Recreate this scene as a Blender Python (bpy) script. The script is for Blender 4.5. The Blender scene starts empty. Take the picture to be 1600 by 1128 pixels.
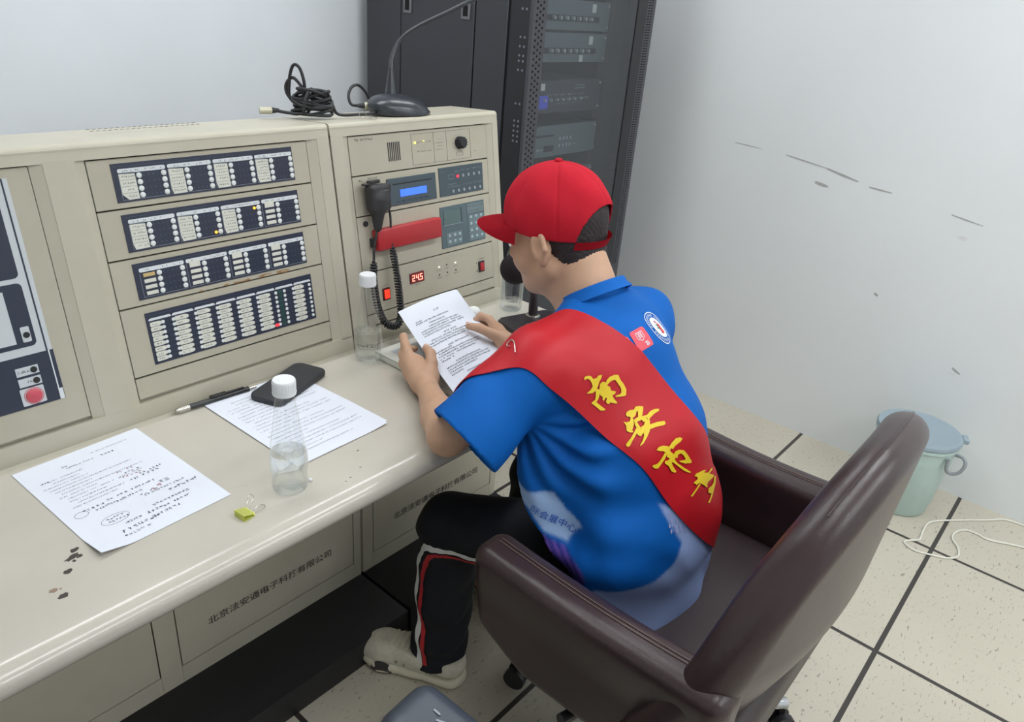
import bpy, bmesh, math, random
import numpy as np
from mathutils import Vector, Matrix, Quaternion
from mathutils.bvhtree import BVHTree
sc = bpy.context.scene
COL = sc.collection
# ------------------------------------------------------------------ camera
cam_d = bpy.data.cameras.new('camera')
cam_d.sensor_fit = 'HORIZONTAL'; cam_d.sensor_width = 36.0
cam_d.lens = 1163.2 * 36.0 / 1600.0
cam_d.shift_x = 0.0006; cam_d.shift_y = -0.00125
cam_d.clip_start = 0.02
cam = bpy.data.objects.new('camera', cam_d); COL.objects.link(cam)
_yaw, _pit, _rol = 0.676810, 0.450979, 0.085249
_f = Vector((math.cos(_yaw)*math.cos(_pit), math.sin(_yaw)*math.cos(_pit), -math.sin(_pit)))
_r0 = _f.cross(Vector((0, 0, 1))).normalized(); _u0 = _r0.cross(_f)
_r = math.cos(_rol)*_r0 + math.sin(_rol)*_u0; _u = -math.sin(_rol)*_r0 + math.cos(_rol)*_u0
cam.matrix_world = Matrix(((_r.x, _u.x, -_f.x, 0), (_r.y, _u.y, -_f.y, 0), (_r.z, _u.z, -_f.z, 1.525), (0, 0, 0, 1)))
sc.camera = cam
# ------------------------------------------------------------------ world + exposure
w = bpy.data.worlds.new('world'); sc.world = w; w.use_nodes = True
w.node_tree.nodes['Background'].inputs[0].default_value = (0.75, 0.85, 1.0, 1)
w.node_tree.nodes['Background'].inputs[1].default_value = 0.15
sc.view_settings.view_transform = 'Standard'; sc.view_settings.look = 'None'
sc.view_settings.exposure = 0.0; sc.view_settings.gamma = 1.0
sc.view_settings.use_curve_mapping = False
# ceiling fittings: (centre x, centre y, watts per tube)
CEIL = 2.75
FITTINGS = [(0.55, -0.15, 4.6), (1.95, -0.15, 6.2), (0.55, 1.55, 5.0), (2.05, 1.45, 4.4), (0.55, -1.8, 9.0), (2.05, -1.8, 9.5)]
LIGHT_COL = (0.95, 0.98, 1.0)
for fx, fy, wt in FITTINGS:
    for dy in (-0.07, 0.07):
        ld = bpy.data.lights.new('tube_light', 'AREA'); ld.shape = 'RECTANGLE'
        ld.size = 1.18; ld.size_y = 0.03; ld.energy = wt; ld.color = LIGHT_COL
        lo = bpy.data.objects.new('tube_light', ld); COL.objects.link(lo)
        lo.location = (fx, fy + dy, CEIL - 0.075)
# ------------------------------------------------------------------ helpers
rnd = random.Random(7)
def lin(c):
    return tuple(((v/255.0)/12.92 if v <= 10 else (((v/255.0)+0.055)/1.055)**2.4) for v in c)
def mat(name, rgb, rough=0.5, metal=0.0, spec=0.5, noise=0.0, nscale=60.0, bump=0.0, bscale=200.0, emit=None, estr=0.0, coat=0.0, sheen=0.0, sss=0.0):
    """procedural principled material: base colour broken by noise, optional bump"""
    m = bpy.data.materials.new(name); m.use_nodes = True
    nt = m.node_tree; b = nt.nodes['Principled BSDF']
    c = lin(rgb)
    b.inputs['Base Color'].default_value = (*c, 1); b.inputs['Roughness'].default_value = rough
    b.inputs['Metallic'].default_value = metal; b.inputs['Specular IOR Level'].default_value = spec
    b.inputs['Coat Weight'].default_value = coat; b.inputs['Sheen Weight'].default_value = sheen
    if sss: b.inputs['Subsurface Weight'].default_value = sss; b.inputs['Subsurface Radius'].default_value = (0.012, 0.005, 0.003)
    tc = nt.nodes.new('ShaderNodeTexCoord')
    if noise > 0:
        n = nt.nodes.new('ShaderNodeTexNoise'); n.inputs['Scale'].default_value = nscale; n.inputs['Detail'].default_value = 4
        r = nt.nodes.new('ShaderNodeValToRGB')
        r.color_ramp.elements[0].color = (*[v*(1-noise) for v in c], 1); r.color_ramp.elements[1].color = (*[min(1, v*(1+noise)) for v in c], 1)
        r.color_ramp.elements[0].position = 0.3; r.color_ramp.elements[1].position = 0.7
        nt.links.new(tc.outputs['Object'], n.inputs['Vector']); nt.links.new(n.outputs['Fac'], r.inputs['Fac']); nt.links.new(r.outputs['Color'], b.inputs['Base Color'])
    if bump > 0:
        n2 = nt.nodes.new('ShaderNodeTexNoise'); n2.inputs['Scale'].default_value = bscale; n2.inputs['Detail'].default_value = 3
        bp = nt.nodes.new('ShaderNodeBump'); bp.inputs['Strength'].default_value = bump; bp.inputs['Distance'].default_value = 0.002
        nt.links.new(tc.outputs['Object'], n2.inputs['Vector']); nt.links.new(n2.outputs['Fac'], bp.inputs['Height']); nt.links.new(bp.outputs['Normal'], b.inputs['Normal'])
    if emit: b.inputs['Emission Color'].default_value = (*lin(emit), 1); b.inputs['Emission Strength'].default_value = estr
    return m
def nodes_of(m): return m.node_tree.nodes, m.node_tree.links, m.node_tree.nodes['Principled BSDF']
def clear_mat(name, tint=(1, 1, 1), haze=0.0, hazecol=(200, 205, 210), ior=1.45, gl=1.0):
    """thin clear sheet: transparent + fresnel gloss (+ a little diffuse haze)"""
    m = bpy.data.materials.new(name); m.use_nodes = True; nt = m.node_tree; nt.nodes.clear()
    out = nt.nodes.new('ShaderNodeOutputMaterial'); tr = nt.nodes.new('ShaderNodeBsdfTransparent'); gls = nt.nodes.new('ShaderNodeBsdfGlossy')
    tr.inputs[0].default_value = (*tint, 1); gls.inputs['Roughness'].default_value = 0.04; gls.inputs[0].default_value = (gl, gl, gl, 1)
    fr = nt.nodes.new('ShaderNodeFresnel'); fr.inputs[0].default_value = ior
    gm = nt.nodes.new('ShaderNodeNewGeometry'); iv = nt.nodes.new('ShaderNodeMath'); iv.operation = 'SUBTRACT'; iv.inputs[0].default_value = 1.0; iv.use_clamp = True; nt.links.new(gm.outputs['Backfacing'], iv.inputs[1])
    ml = nt.nodes.new('ShaderNodeMath'); ml.operation = 'MULTIPLY'; nt.links.new(fr.outputs[0], ml.inputs[0]); nt.links.new(iv.outputs[0], ml.inputs[1])
    mx = nt.nodes.new('ShaderNodeMixShader'); nt.links.new(ml.outputs[0], mx.inputs[0]); nt.links.new(tr.outputs[0], mx.inputs[1]); nt.links.new(gls.outputs[0], mx.inputs[2])
    last = mx
    if haze > 0:
        df = nt.nodes.new('ShaderNodeBsdfDiffuse'); df.inputs[0].default_value = (*lin(hazecol), 1)
        m2 = nt.nodes.new('ShaderNodeMixShader'); m2.inputs[0].default_value = haze
        nt.links.new(mx.outputs[0], m2.inputs[1]); nt.links.new(df.outputs[0], m2.inputs[2]); last = m2
    nt.links.new(last.outputs[0], out.inputs[0]); return m
def glass_mat(name, ior=1.33, tint=(1, 1, 1)):
    m = bpy.data.materials.new(name); m.use_nodes = True; b = m.node_tree.nodes['Principled BSDF']
    b.inputs['Base Color'].default_value = (*tint, 1); b.inputs['Transmission Weight'].default_value = 1; b.inputs['IOR'].default_value = ior; b.inputs['Roughness'].default_value = 0.0
    return m

ORG = {}
def thing(name, label, cat, loc=(0, 0, 0), group=None):
    o = bpy.data.objects.new(name, None); COL.objects.link(o); o.location = loc; o.empty_display_size = 0.05
    o['label'] = label; o['category'] = cat
    if group: o['group'] = group
    ORG[o.name] = Vector(loc); return o
class MB:
    """collects shapes into one mesh; coordinates are world metres (M maps local shapes into place)"""
    def __init__(s): s.bm = bmesh.new(); s.mi = 0
    def add(s, vs, fs, M=None, smooth=False):
        bv = [s.bm.verts.new((M @ Vector(v)) if M else v) for v in vs]
        out = []
        for f in fs:
            try: fc = s.bm.faces.new([bv[i] for i in f])
            except ValueError: continue
            fc.material_index = s.mi; fc.smooth = smooth; out.append(fc)
        return bv, out
    def box(s, lo, hi, M=None, bev=0.0, seg=2):
        (x0, y0, z0), (x1, y1, z1) = lo, hi
        vs = [(x0,y0,z0),(x1,y0,z0),(x1,y1,z0),(x0,y1,z0),(x0,y0,z1),(x1,y0,z1),(x1,y1,z1),(x0,y1,z1)]
        bv, fc = s.add(vs, [(3,2,1,0),(4,5,6,7),(0,1,5,4),(1,2,6,5),(2,3,7,6),(3,0,4,7)], M)
        if bev > 0:
            es = list({e for f in fc for e in f.edges})
            r = bmesh.ops.bevel(s.bm, geom=es, offset=bev, segments=seg, profile=0.5, affect='EDGES')
            for f in r['faces']: f.material_index = s.mi; f.smooth = True
        return s
    def prism(s, poly, h0, h1, M=None, bev=0.0, seg=2):
        n = len(poly); vs = [(p[0], p[1], h0) for p in poly] + [(p[0], p[1], h1) for p in poly]
        fs = [tuple(range(n-1, -1, -1)), tuple(range(n, 2*n))] + [(i, (i+1) % n, n+(i+1) % n, n+i) for i in range(n)]
        bv, fc = s.add(vs, fs, M)
        if bev > 0:
            es = list(fc[1].edges) + (list(fc[0].edges) if bev > 0 else [])
            r = bmesh.ops.bevel(s.bm, geom=es, offset=bev, segments=seg, profile=0.5, affect='EDGES')
            for f in r['faces']: f.material_index = s.mi; f.smooth = True
        return s
    def lathe(s, prof, M=None, n=32, smooth=True):
        vs, fs = [], []; k = len(prof)
        for i in range(n):
            a = 2*math.pi*i/n; vs += [(r*math.cos(a), r*math.sin(a), z) for r, z in prof]
        for i in range(n):
            j = (i+1) % n
            for q in range(k-1): fs.append((i*k+q, j*k+q, j*k+q+1, i*k+q+1))
        bv, fc = s.add(vs, fs, M, smooth)
        bmesh.ops.remove_doubles(s.bm, verts=bv, dist=1e-6)
        return s
    def cyl(s, a, b, r, n=16, r2=None, cap=True, smooth=True):
        a, b = Vector(a), Vector(b); d = b-a; L = d.length; r2 = r if r2 is None else r2
        M = Matrix.Translation(a) @ d.to_track_quat('Z', 'Y').to_matrix().to_4x4()
        p = [(r, 0), (r2, L)]
        if cap: p = [(0, 0)] + p + [(0, L)]
        return s.lathe(p, M, n, smooth)
    def tube(s, pts, r, n=8, smooth=True, closed=False):
        pts = [Vector(p) for p in pts]; N = len(pts); rr = r if hasattr(r, '__len__') else [r]*N
        vs, fs = [], []; up = None
        for i, p in enumerate(pts):
            a = pts[(i-1) % N] if closed or i > 0 else p; b = pts[(i+1) % N] if closed or i < N-1 else p
            t = (b-a).normalized()
            if up is None: up = t.orthogonal().normalized()
            up = (up - t*up.dot(t)).normalized(); sd = t.cross(up)
            for k in range(n):
                q = 2*math.pi*k/n; vs.append(p + (up*math.cos(q)+sd*math.sin(q))*rr[i])
        for i in range(N if closed else N-1):
            j = (i+1) % N
            for k in range(n): fs.append((i*n+k, i*n+(k+1) % n, j*n+(k+1) % n, j*n+k))
        if not closed: fs += [tuple(range(n-1, -1, -1)), tuple(range((N-1)*n, N*n))]
        s.add(vs, fs, None, smooth); return s
    def grid(s, fn, nu, nv, smooth=True, cu=False):
        vs = [fn(i/nu, j/nv) for i in range(nu+1 if not cu else nu) for j in range(nv+1)]
        m = nv+1; q = nu+1 if not cu else nu
        fs = [(i*m+j, ((i+1) % q)*m+j, ((i+1) % q)*m+j+1, i*m+j+1) for i in range(nu) for j in range(nv)]
        return s.add(vs, fs, None, smooth)
    def sphere(s, c, r, M=None, n=20, k=12):
        pr = [(math.sin(math.pi*i/k), -math.cos(math.pi*i/k)) for i in range(k+1)]
        rx, ry, rz = (r, r, r) if not hasattr(r, '__len__') else r
        T = Matrix.Translation(c) @ (M.to_4x4() if M else Matrix.Identity(4)) @ Matrix.Diagonal((rx, ry, rz, 1))
        return s.lathe(pr, T, n)
def build(name, mb, mats, parent=None, sharp=40, tagd=None, at=None):
    bm = mb.bm if isinstance(mb, MB) else mb
    off = Vector(at) if at is not None else Vector((0, 0, 0))
    if parent is not None: off = ORG[parent.name]
    if off.length: bmesh.ops.translate(bm, verts=bm.verts, vec=-off)
    bmesh.ops.recalc_face_normals(bm, faces=bm.faces)
    me = bpy.data.meshes.new(name); bm.to_mesh(me); bm.free()
    for m in (mats if isinstance(mats, (list, tuple)) else [mats]): me.materials.append(m)
    if sharp and any(p.use_smooth for p in me.polygons): me.set_sharp_from_angle(angle=math.radians(sharp))
    o = bpy.data.objects.new(name, me); COL.objects.link(o)
    if parent is not None: o.parent = parent; ORG[o.name] = ORG[parent.name]
    else: o.location = off; ORG[o.name] = off
    if tagd:
        for k, v in tagd.items(): o[k] = v
    return o
def place_copy(src, name, parent, world_loc, rot=None):
    """another object sharing src's mesh, parented to a part or thing"""
    c = src.copy(); c.name = name; COL.objects.link(c)
    c.parent = parent; c.location = Vector(world_loc) - (ORG[parent.name] if parent else Vector((0, 0, 0)))
    if rot is not None: c.rotation_euler = rot
    return c
def structure(name, mb, m, **k):
    o = build(name, mb, m, **k); o['kind'] = 'structure'; return o
def mesh_np(name, V, F, mats, parent=None, smooth=True, sharp=None):
    off = ORG[parent.name] if parent is not None else Vector((0, 0, 0))
    me = bpy.data.meshes.new(name); V = np.asarray(V, float) - np.array(off)
    F = np.asarray(F); k = F.shape[1]
    me.vertices.add(len(V)); me.vertices.foreach_set('co', V.ravel())
    me.loops.add(F.size); me.loops.foreach_set('vertex_index', F.ravel().astype(np.int32))
    me.polygons.add(len(F)); me.polygons.foreach_set('loop_start', np.arange(0, F.size, k, dtype=np.int32))
    me.polygons.foreach_set('use_smooth', np.full(len(F), smooth))
    me.update(calc_edges=True); me.validate()
    for m in (mats if isinstance(mats, (list, tuple)) else [mats]): me.materials.append(m)
    if sharp: me.set_sharp_from_angle(angle=math.radians(sharp))
    o = bpy.data.objects.new(name, me); COL.objects.link(o)
    if parent is not None: o.parent = parent
    ORG[o.name] = off
    return o
def text_polys(body, size=1.0, extrude=0.0, bold=0.0):
    """glyph outlines as (verts, faces) from the bundled font, centred on the origin"""
    cu = bpy.data.curves.new('lettering', 'FONT'); cu.body = body; cu.size = size; cu.extrude = extrude; cu.offset = bold*size
    cu.align_x = 'CENTER'; cu.align_y = 'CENTER'; cu.resolution_u = 3
    o = bpy.data.objects.new('lettering', cu); COL.objects.link(o)
    bpy.context.view_layer.update()
    me = bpy.data.meshes.new_from_object(o.evaluated_get(bpy.context.evaluated_depsgraph_get()))
    vs = [v.co.copy() for v in me.vertices]; fs = [tuple(p.vertices) for p in me.polygons]
    bpy.data.objects.remove(o); bpy.data.curves.remove(cu); bpy.data.meshes.remove(me)
    return vs, fs
def frame_m(o, u, v):
    u = Vector(u).normalized(); v = Vector(v); n = u.cross(v).normalized(); v = n.cross(u)
    return Matrix(((u.x, v.x, n.x, o[0]), (u.y, v.y, n.y, o[1]), (u.z, v.z, n.z, o[2]), (0, 0, 0, 1)))
def rrect(x0, y0, x1, y1, r, n=5):
    p = []
    for cx, cy, a in ((x1-r, y0+r, -90), (x1-r, y1-r, 0), (x0+r, y1-r, 90), (x0+r, y0+r, 180)):
        p += [(cx+r*math.cos(math.radians(a+90*i/n)), cy+r*math.sin(math.radians(a+90*i/n))) for i in range(n+1)]
    return p
def ell(cx, cy, rx, ry, n=16): return [(cx+rx*math.cos(2*math.pi*i/n), cy+ry*math.sin(2*math.pi*i/n)) for i in range(n)]
def curve(pts, n=8, closed=False):
    """Catmull-Rom through the points"""
    P = [Vector(p) for p in pts]; N = len(P); out = []
    for i in range(N if closed else N-1):
        p1, p2 = P[i], P[(i+1) % N]
        p0 = P[(i-1) % N] if closed or i > 0 else p1*2-p2
        p3 = P[(i+2) % N] if closed or i < N-2 else p2*2-p1
        for k in range(n):
            t = k/n; out.append(0.5*((2*p1)+(p2-p0)*t+(2*p0-5*p1+4*p2-p3)*t*t+(3*p1-p0-3*p2+p3)*t**3))
    if not closed: out.append(P[-1])
    return out
def marks(mb, x0, x1, y, h, M, z, r=None, dens=1.0, gap=0.12):
    """a row of small unreadable printed characters, each two or three short strokes"""
    r = r or rnd; x = x0; q = h*0.13
    while x < x1:
        if r.random() > gap:
            wd = h*0.8
            for _ in range(max(2, int(3*dens))):
                if r.random() < 0.55:
                    yy = y+h*(r.random()-0.5)*0.8; a = x+r.random()*wd*0.3; b = x+wd*(0.6+r.random()*0.4)
                    mb.add([(a, yy-q/2, z), (b, yy-q/2, z), (b, yy+q/2, z), (a, yy+q/2, z)], [(0, 1, 2, 3)], M)
                else:
                    xx = x+wd*r.random(); a = y-h*(0.2+0.3*r.random()); b = y+h*(0.2+0.3*r.random()); sl = (r.random()-0.5)*h*0.4
                    mb.add([(xx-q/2, a, z), (xx+q/2, a, z), (xx+q/2+sl, b, z), (xx-q/2+sl, b, z)], [(0, 1, 2, 3)], M)
        x += h*0.98
# ------------------------------------------------------------------ signed-distance modelling (for soft continuous forms)
def _smin(a, b, k):
    if k <= 0: return np.minimum(a, b)
    h = np.maximum(k-np.abs(a-b), 0)/k
    return np.minimum(a, b)-h*h*k*0.25
class SDF:
    def __init__(s): s.ops = []; s.post = None
    def add(s, fn, c, r, k=0.0, mode='u'): s.ops.append((fn, np.array(c, float), r, k, mode)); return s
    def cone(s, a, b, ra, rb, k=0.015, mode='u', sc=None):
        a = np.array(a, float); b = np.array(b, float); ba = b-a; L2 = max(ba@ba, 1e-12)
        S = np.array(sc if sc is not None else (1, 1, 1), float); a2 = a*S; ba2 = ba*S; L22 = max(ba2@ba2, 1e-12)
        def fn(P):
            Q = P*S-a2; t = np.clip((Q@ba2)/L22, 0, 1)
            d = Q-t[..., None]*ba2
            return (np.sqrt((d*d).sum(-1))-(ra+(rb-ra)*t))
        return s.add(fn, (a+b)/2, np.sqrt(L2)/2+max(ra, rb)/min(S.min(), 1), k, mode)
    def ell(s, c, r, ax=None, k=0.015, mode='u'):
        c = np.array(c, float); r = np.array(r, float); A = np.array(ax, float) if ax is not None else np.eye(3)
        def fn(P):
            q = (P-c)@A.T; k0 = np.sqrt(((q/r)**2).sum(-1)); k1 = np.sqrt(((q/(r*r))**2).sum(-1))+1e-9
            return k0*(k0-1)/k1
        return s.add(fn, c, r.max(), k, mode)
    def rbox(s, c, h, rad, ax=None, k=0.015, mode='u'):
        c = np.array(c, float); h = np.array(h, float)-rad; A = np.array(ax, float) if ax is not None else np.eye(3)
        def fn(P):
            q = np.abs((P-c)@A.T)-h
            return np.sqrt((np.maximum(q, 0)**2).sum(-1))+np.minimum(q.max(-1), 0)-rad
        return s.add(fn, c, np.linalg.norm(h)+rad, k, mode)
    def half(s, p, n, k=0.0):
        """keep only the side of the plane the normal points away from"""
        p = np.array(p, float); n = np.array(n, float); n = n/np.linalg.norm(n)
        return s.add(lambda P: (P-p)@n, p, 99, k, 'i')
    def ev(s, P, cen, hd, margin=0.04):
        d = np.full(P.shape[:2], 0.25)
        for fn, c, r, k, mode in s.ops:
            m = (np.sqrt(((cen-c)**2).sum(-1)) < r+hd+margin+k) if r < 50 else np.ones(len(cen), bool)
            if not m.any(): continue
            v = fn(P[m])
            if mode == 'u': d[m] = _smin(d[m], v, k)
            elif mode == 's': d[m] = -_smin(-d[m], v, k)
            else: d[m] = -_smin(-d[m], -v, k)
        if s.post: d = s.post(P, d)
        return d
    def at(s, P): return s.ev(P[:, None, :], P, 0.0)[:, 0]
    def mesh(s, lo, hi, h, newton=2, B=8):
        lo = np.array(lo, float); n = np.ceil((np.array(hi)-lo)/h/B).astype(int)
        ix = np.stack(np.meshgrid(*[np.arange(k) for k in n], indexing='ij'), -1).reshape(-1, 3)
        hd = B*h*0.87
        cen = lo+(ix*B+B/2)*h
        d = s.ev(cen[:, None, :], cen, hd)[:, 0]
        ix = ix[np.abs(d) < hd*1.5+0.012]
        D = np.full(n*B+1, 0.05, np.float32)
        g = np.stack(np.meshgrid(*[np.arange(B+1)]*3, indexing='ij'), -1).reshape(-1, 3)
        for st in range(0, len(ix), 400):
            b = ix[st:st+400]; c2 = lo+(b*B+B/2)*h
            P = lo+(b[:, None, :]*B+g[None])*h
            v = s.ev(P, c2, hd); I = b[:, None, :]*B+g[None]
            D[I[..., 0], I[..., 1], I[..., 2]] = v
        return s.nets(D, lo, h, newton)
    def nets(s, D, lo, h, newton):
        S = D < 0
        act = np.zeros(np.array(D.shape)-1, bool); first = S[:-1, :-1, :-1]
        cs = [(i, j, k) for i in (0, 1) for j in (0, 1) for k in (0, 1)]
        sh = D.shape
        def sl(A, c): return A[c[0]:sh[0]-1+c[0], c[1]:sh[1]-1+c[1], c[2]:sh[2]-1+c[2]]
        for c in cs: act |= sl(S, c) != first
        idx = np.argwhere(act); vid = np.full(act.shape, -1, np.int32); vid[tuple(idx.T)] = np.arange(len(idx))
        acc = np.zeros((len(idx), 3)); cnt = np.zeros(len(idx))
        for a in cs:
            for ax in range(3):
                if a[ax]: continue
                b = list(a); b[ax] = 1
                da = D[tuple((idx+np.array(a)).T)]; db = D[tuple((idx+np.array(b)).T)]
                m = (da < 0) != (db < 0); t = da[m]/(da[m]-db[m])
                p = np.tile(np.array(a, float), (m.sum(), 1)); p[:, ax] = t
                acc[m] += p; cnt[m] += 1
        V = lo+(idx+acc/cnt[:, None])*h
        F = []
        for ax in range(3):
            u, v = (ax+1) % 3, (ax+2) % 3
            e = np.zeros(3, int); e[ax] = 1
            A = [slice(1, -1)]*3; A[ax] = slice(0, -1); Bs = [slice(1, -1)]*3; Bs[ax] = slice(1, None)
            sa = S[tuple(A)]; sb = S[tuple(Bs)]
            q = np.argwhere(sa != sb); flip = sa[tuple(q.T)]
            o = np.ones(3, int); o[ax] = 0; q = q+o
            du = np.zeros(3, int); du[u] = 1; dv = np.zeros(3, int); dv[v] = 1
            quad = np.stack([vid[tuple((q-du-dv).T)], vid[tuple((q-dv).T)], vid[tuple(q.T)], vid[tuple((q-du).T)]], 1)
            quad[~flip] = quad[~flip][:, ::-1]
            F.append(quad)
        F = np.concatenate(F); F = F[(F >= 0).all(1)]
        for _ in range(newton):
            e = h*0.4; d0 = s.at(V)
            G = np.stack([s.at(V+np.array(o)*e)-s.at(V-np.array(o)*e) for o in ((1, 0, 0), (0, 1, 0), (0, 0, 1))], 1)/(2*e)
            g2 = np.maximum((G*G).sum(1), 0.2)
            st = np.clip(d0/g2, -h*0.6, h*0.6)
            V = V-G*st[:, None]
        return V, F
# ------------------------------------------------------------------ room shell
XL, XR, YF, YB, = -1.9, 2.86, -3.0, 2.27
def wall_mat(name, rgb):
    m = mat(name, rgb, 0.75, spec=0.3, bump=0.15, bscale=90); n, l, b = nodes_of(m)
    tc = n.new('ShaderNodeTexCoord'); n1 = n.new('ShaderNodeTexNoise'); n1.inputs['Scale'].default_value = 1.6; n1.inputs['Detail'].default_value = 5
    r1 = n.new('ShaderNodeValToRGB'); c = lin(rgb)
    r1.color_ramp.elements[0].color = (*[v*0.9 for v in c], 1); r1.color_ramp.elements[1].color = (*c, 1)
    mp = n.new('ShaderNodeMapping'); mp.inputs['Scale'].default_value = (1.0, 0.45, 2.6)
    n2 = n.new('ShaderNodeTexNoise'); n2.inputs['Scale'].default_value = 9; n2.inputs['Detail'].default_value = 6
    r2 = n.new('ShaderNodeValToRGB'); r2.color_ramp.elements[0].position = 0.735; r2.color_ramp.elements[1].position = 0.80
    r2.color_ramp.elements[0].color = (1, 1, 1, 1); r2.color_ramp.elements[1].color = (0.72, 0.71, 0.68, 1)
    mx = n.new('ShaderNodeMix'); mx.data_type = 'RGBA'; mx.blend_type = 'MULTIPLY'; mx.inputs[0].default_value = 1
    l.new(tc.outputs['Object'], n1.inputs['Vector']); l.new(tc.outputs['Object'], mp.inputs['Vector']); l.new(mp.outputs['Vector'], n2.inputs['Vector'])
    l.new(n1.outputs['Fac'], r1.inputs['Fac']); l.new(n2.outputs['Fac'], r2.inputs['Fac'])
    l.new(r1.outputs['Color'], mx.inputs[6]); l.new(r2.outputs['Color'], mx.inputs[7]); l.new(mx.outputs[2], b.inputs['Base Color'])
    return m
M_wall = wall_mat('scuffed white wall paint', (240, 243, 244))
M_wall2 = mat('pale blue grey wall paint', (234, 238, 243), 0.75, spec=0.3, noise=0.03, nscale=2.5, bump=0.12, bscale=80)
M_ceil = mat('white ceiling board', (242, 242, 240), 0.85, bump=0.1)
# floor: 0.6 m tiles with dark joints and fine dark flecks
M_floor = mat('speckled beige floor tile', (205, 199, 185), 0.35, spec=0.45)
def floor_nodes(m):
    n, l, b = nodes_of(m)
    geo = n.new('ShaderNodeNewGeometry'); sx = n.new('ShaderNodeSeparateXYZ'); l.new(geo.outputs['Position'], sx.inputs[0])
    def M(op, a, bb=None):
        k = n.new('ShaderNodeMath'); k.operation = op
        for i, v in enumerate((a, bb)):
            if v is None: continue
            if isinstance(v, (int, float)): k.inputs[i].default_value = v
            else: l.new(v, k.inputs[i])
        return k.outputs[0]
    ds = []
    for ax, off in (('X', 1.851), ('Y', 0.128)):
        a = M('DIVIDE', M('SUBTRACT', sx.outputs[ax], off), 0.6)
        ds.append(M('MULTIPLY', M('ABSOLUTE', M('SUBTRACT', a, M('ROUND', a))), 0.6))
    line = M('LESS_THAN', M('MINIMUM', ds[0], ds[1]), 0.0065)
    mp = n.new('ShaderNodeMapping'); mp.inputs['Scale'].default_value = (55, 150, 1); mp.inputs['Rotation'].default_value = (0, 0, 0.5)
    nz = n.new('ShaderNodeTexNoise'); nz.inputs['Scale'].default_value = 1.0; nz.inputs['Detail'].default_value = 2; nz.inputs['Distortion'].default_value = 0.6
    l.new(geo.outputs['Position'], mp.inputs['Vector']); l.new(mp.outputs['Vector'], nz.inputs['Vector'])
    r = n.new('ShaderNodeValToRGB'); r.color_ramp.elements[0].position = 0.63; r.color_ramp.elements[1].position = 0.72
    c = lin((205, 198, 182)); d = lin((150, 142, 128))
    r.color_ramp.elements[0].color = (*c, 1); r.color_ramp.elements[1].color = (*d, 1); l.new(nz.outputs['Fac'], r.inputs['Fac'])
    n3 = n.new('ShaderNodeTexNoise'); n3.inputs['Scale'].default_value = 3.0; n3.inputs['Detail'].default_value = 4; l.new(geo.outputs['Position'], n3.inputs['Vector'])
    r3 = n.new('ShaderNodeValToRGB'); r3.color_ramp.elements[0].color = (0.86, 0.85, 0.83, 1); r3.color_ramp.elements[1].color = (1, 1, 1, 1); l.new(n3.outputs['Fac'], r3.inputs['Fac'])
    mu = n.new('ShaderNodeMix'); mu.data_type = 'RGBA'; mu.blend_type = 'MULTIPLY'; mu.inputs[0].default_value = 1
    l.new(r.outputs['Color'], mu.inputs[6]); l.new(r3.outputs['Color'], mu.inputs[7])
    mx = n.new('ShaderNodeMix'); mx.data_type = 'RGBA'; l.new(line, mx.inputs[0]); l.new(mu.outputs[2], mx.inputs[6]); mx.inputs[7].default_value = (*lin((62, 58, 55)), 1)
    l.new(mx.outputs[2], b.inputs['Base Color'])
floor_nodes(M_floor)
T = 0.08
structure('floor', MB().box((XL-T, YF-T, -0.1), (XR+T, YB+T, 0)), M_floor)
structure('ceiling', MB().box((XL-T, YF-T, CEIL), (XR+T, YB+T, CEIL+0.1)), M_ceil)
structure('wall_back', MB().box((XL-T, YB, 0), (XR+T, YB+T, CEIL)), M_wall2)
structure('wall_right', MB().box((XR, YF, 0), (XR+T, YB, CEIL)), M_wall)
structure('wall_left', MB().box((XL-T, YF, 0), (XL, YB, CEIL)), M_wall2)
structure('wall_front', MB().box((XL-T, YF-T, 0), (XR+T, YF, CEIL)), M_wall)
# scuff marks scratched into the right wall
M_scuff = mat('grey wall scuff', (178, 179, 176), 0.9)
sm = MB()
for (y0, z0, y1, z1, wd) in ((1.06, 1.075, 0.90, 1.055, 0.004), (0.90, 1.055, 0.78, 1.03, 0.007), (0.74, 1.02, 0.66, 1.015, 0.005), (1.27, 1.085, 1.16, 1.08, 0.003), (0.93, 1.0, 0.88, 0.992, 0.01), (0.46, 0.985, 0.36, 0.97, 0.004), (0.62, 0.655, 0.605, 0.648, 0.009), (0.30, 0.47, 0.27, 0.455, 0.008)):
    sm.add([(XR-0.0006, y0, z0-wd/2), (XR-0.0006, (y0+y1)/2, (z0+z1)/2-wd*0.7), (XR-0.0006, y1, z1-wd/4), (XR-0.0006, y1, z1+wd/4), (XR-0.0006, (y0+y1)/2, (z0+z1)/2+wd*0.5), (XR-0.0006, y0, z0+wd/3)], [(0, 1, 2, 3, 4, 5)])
sco = structure('wall_right_scuffs', sm, M_scuff); sco.name = 'wall_scuffs_1'
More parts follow.
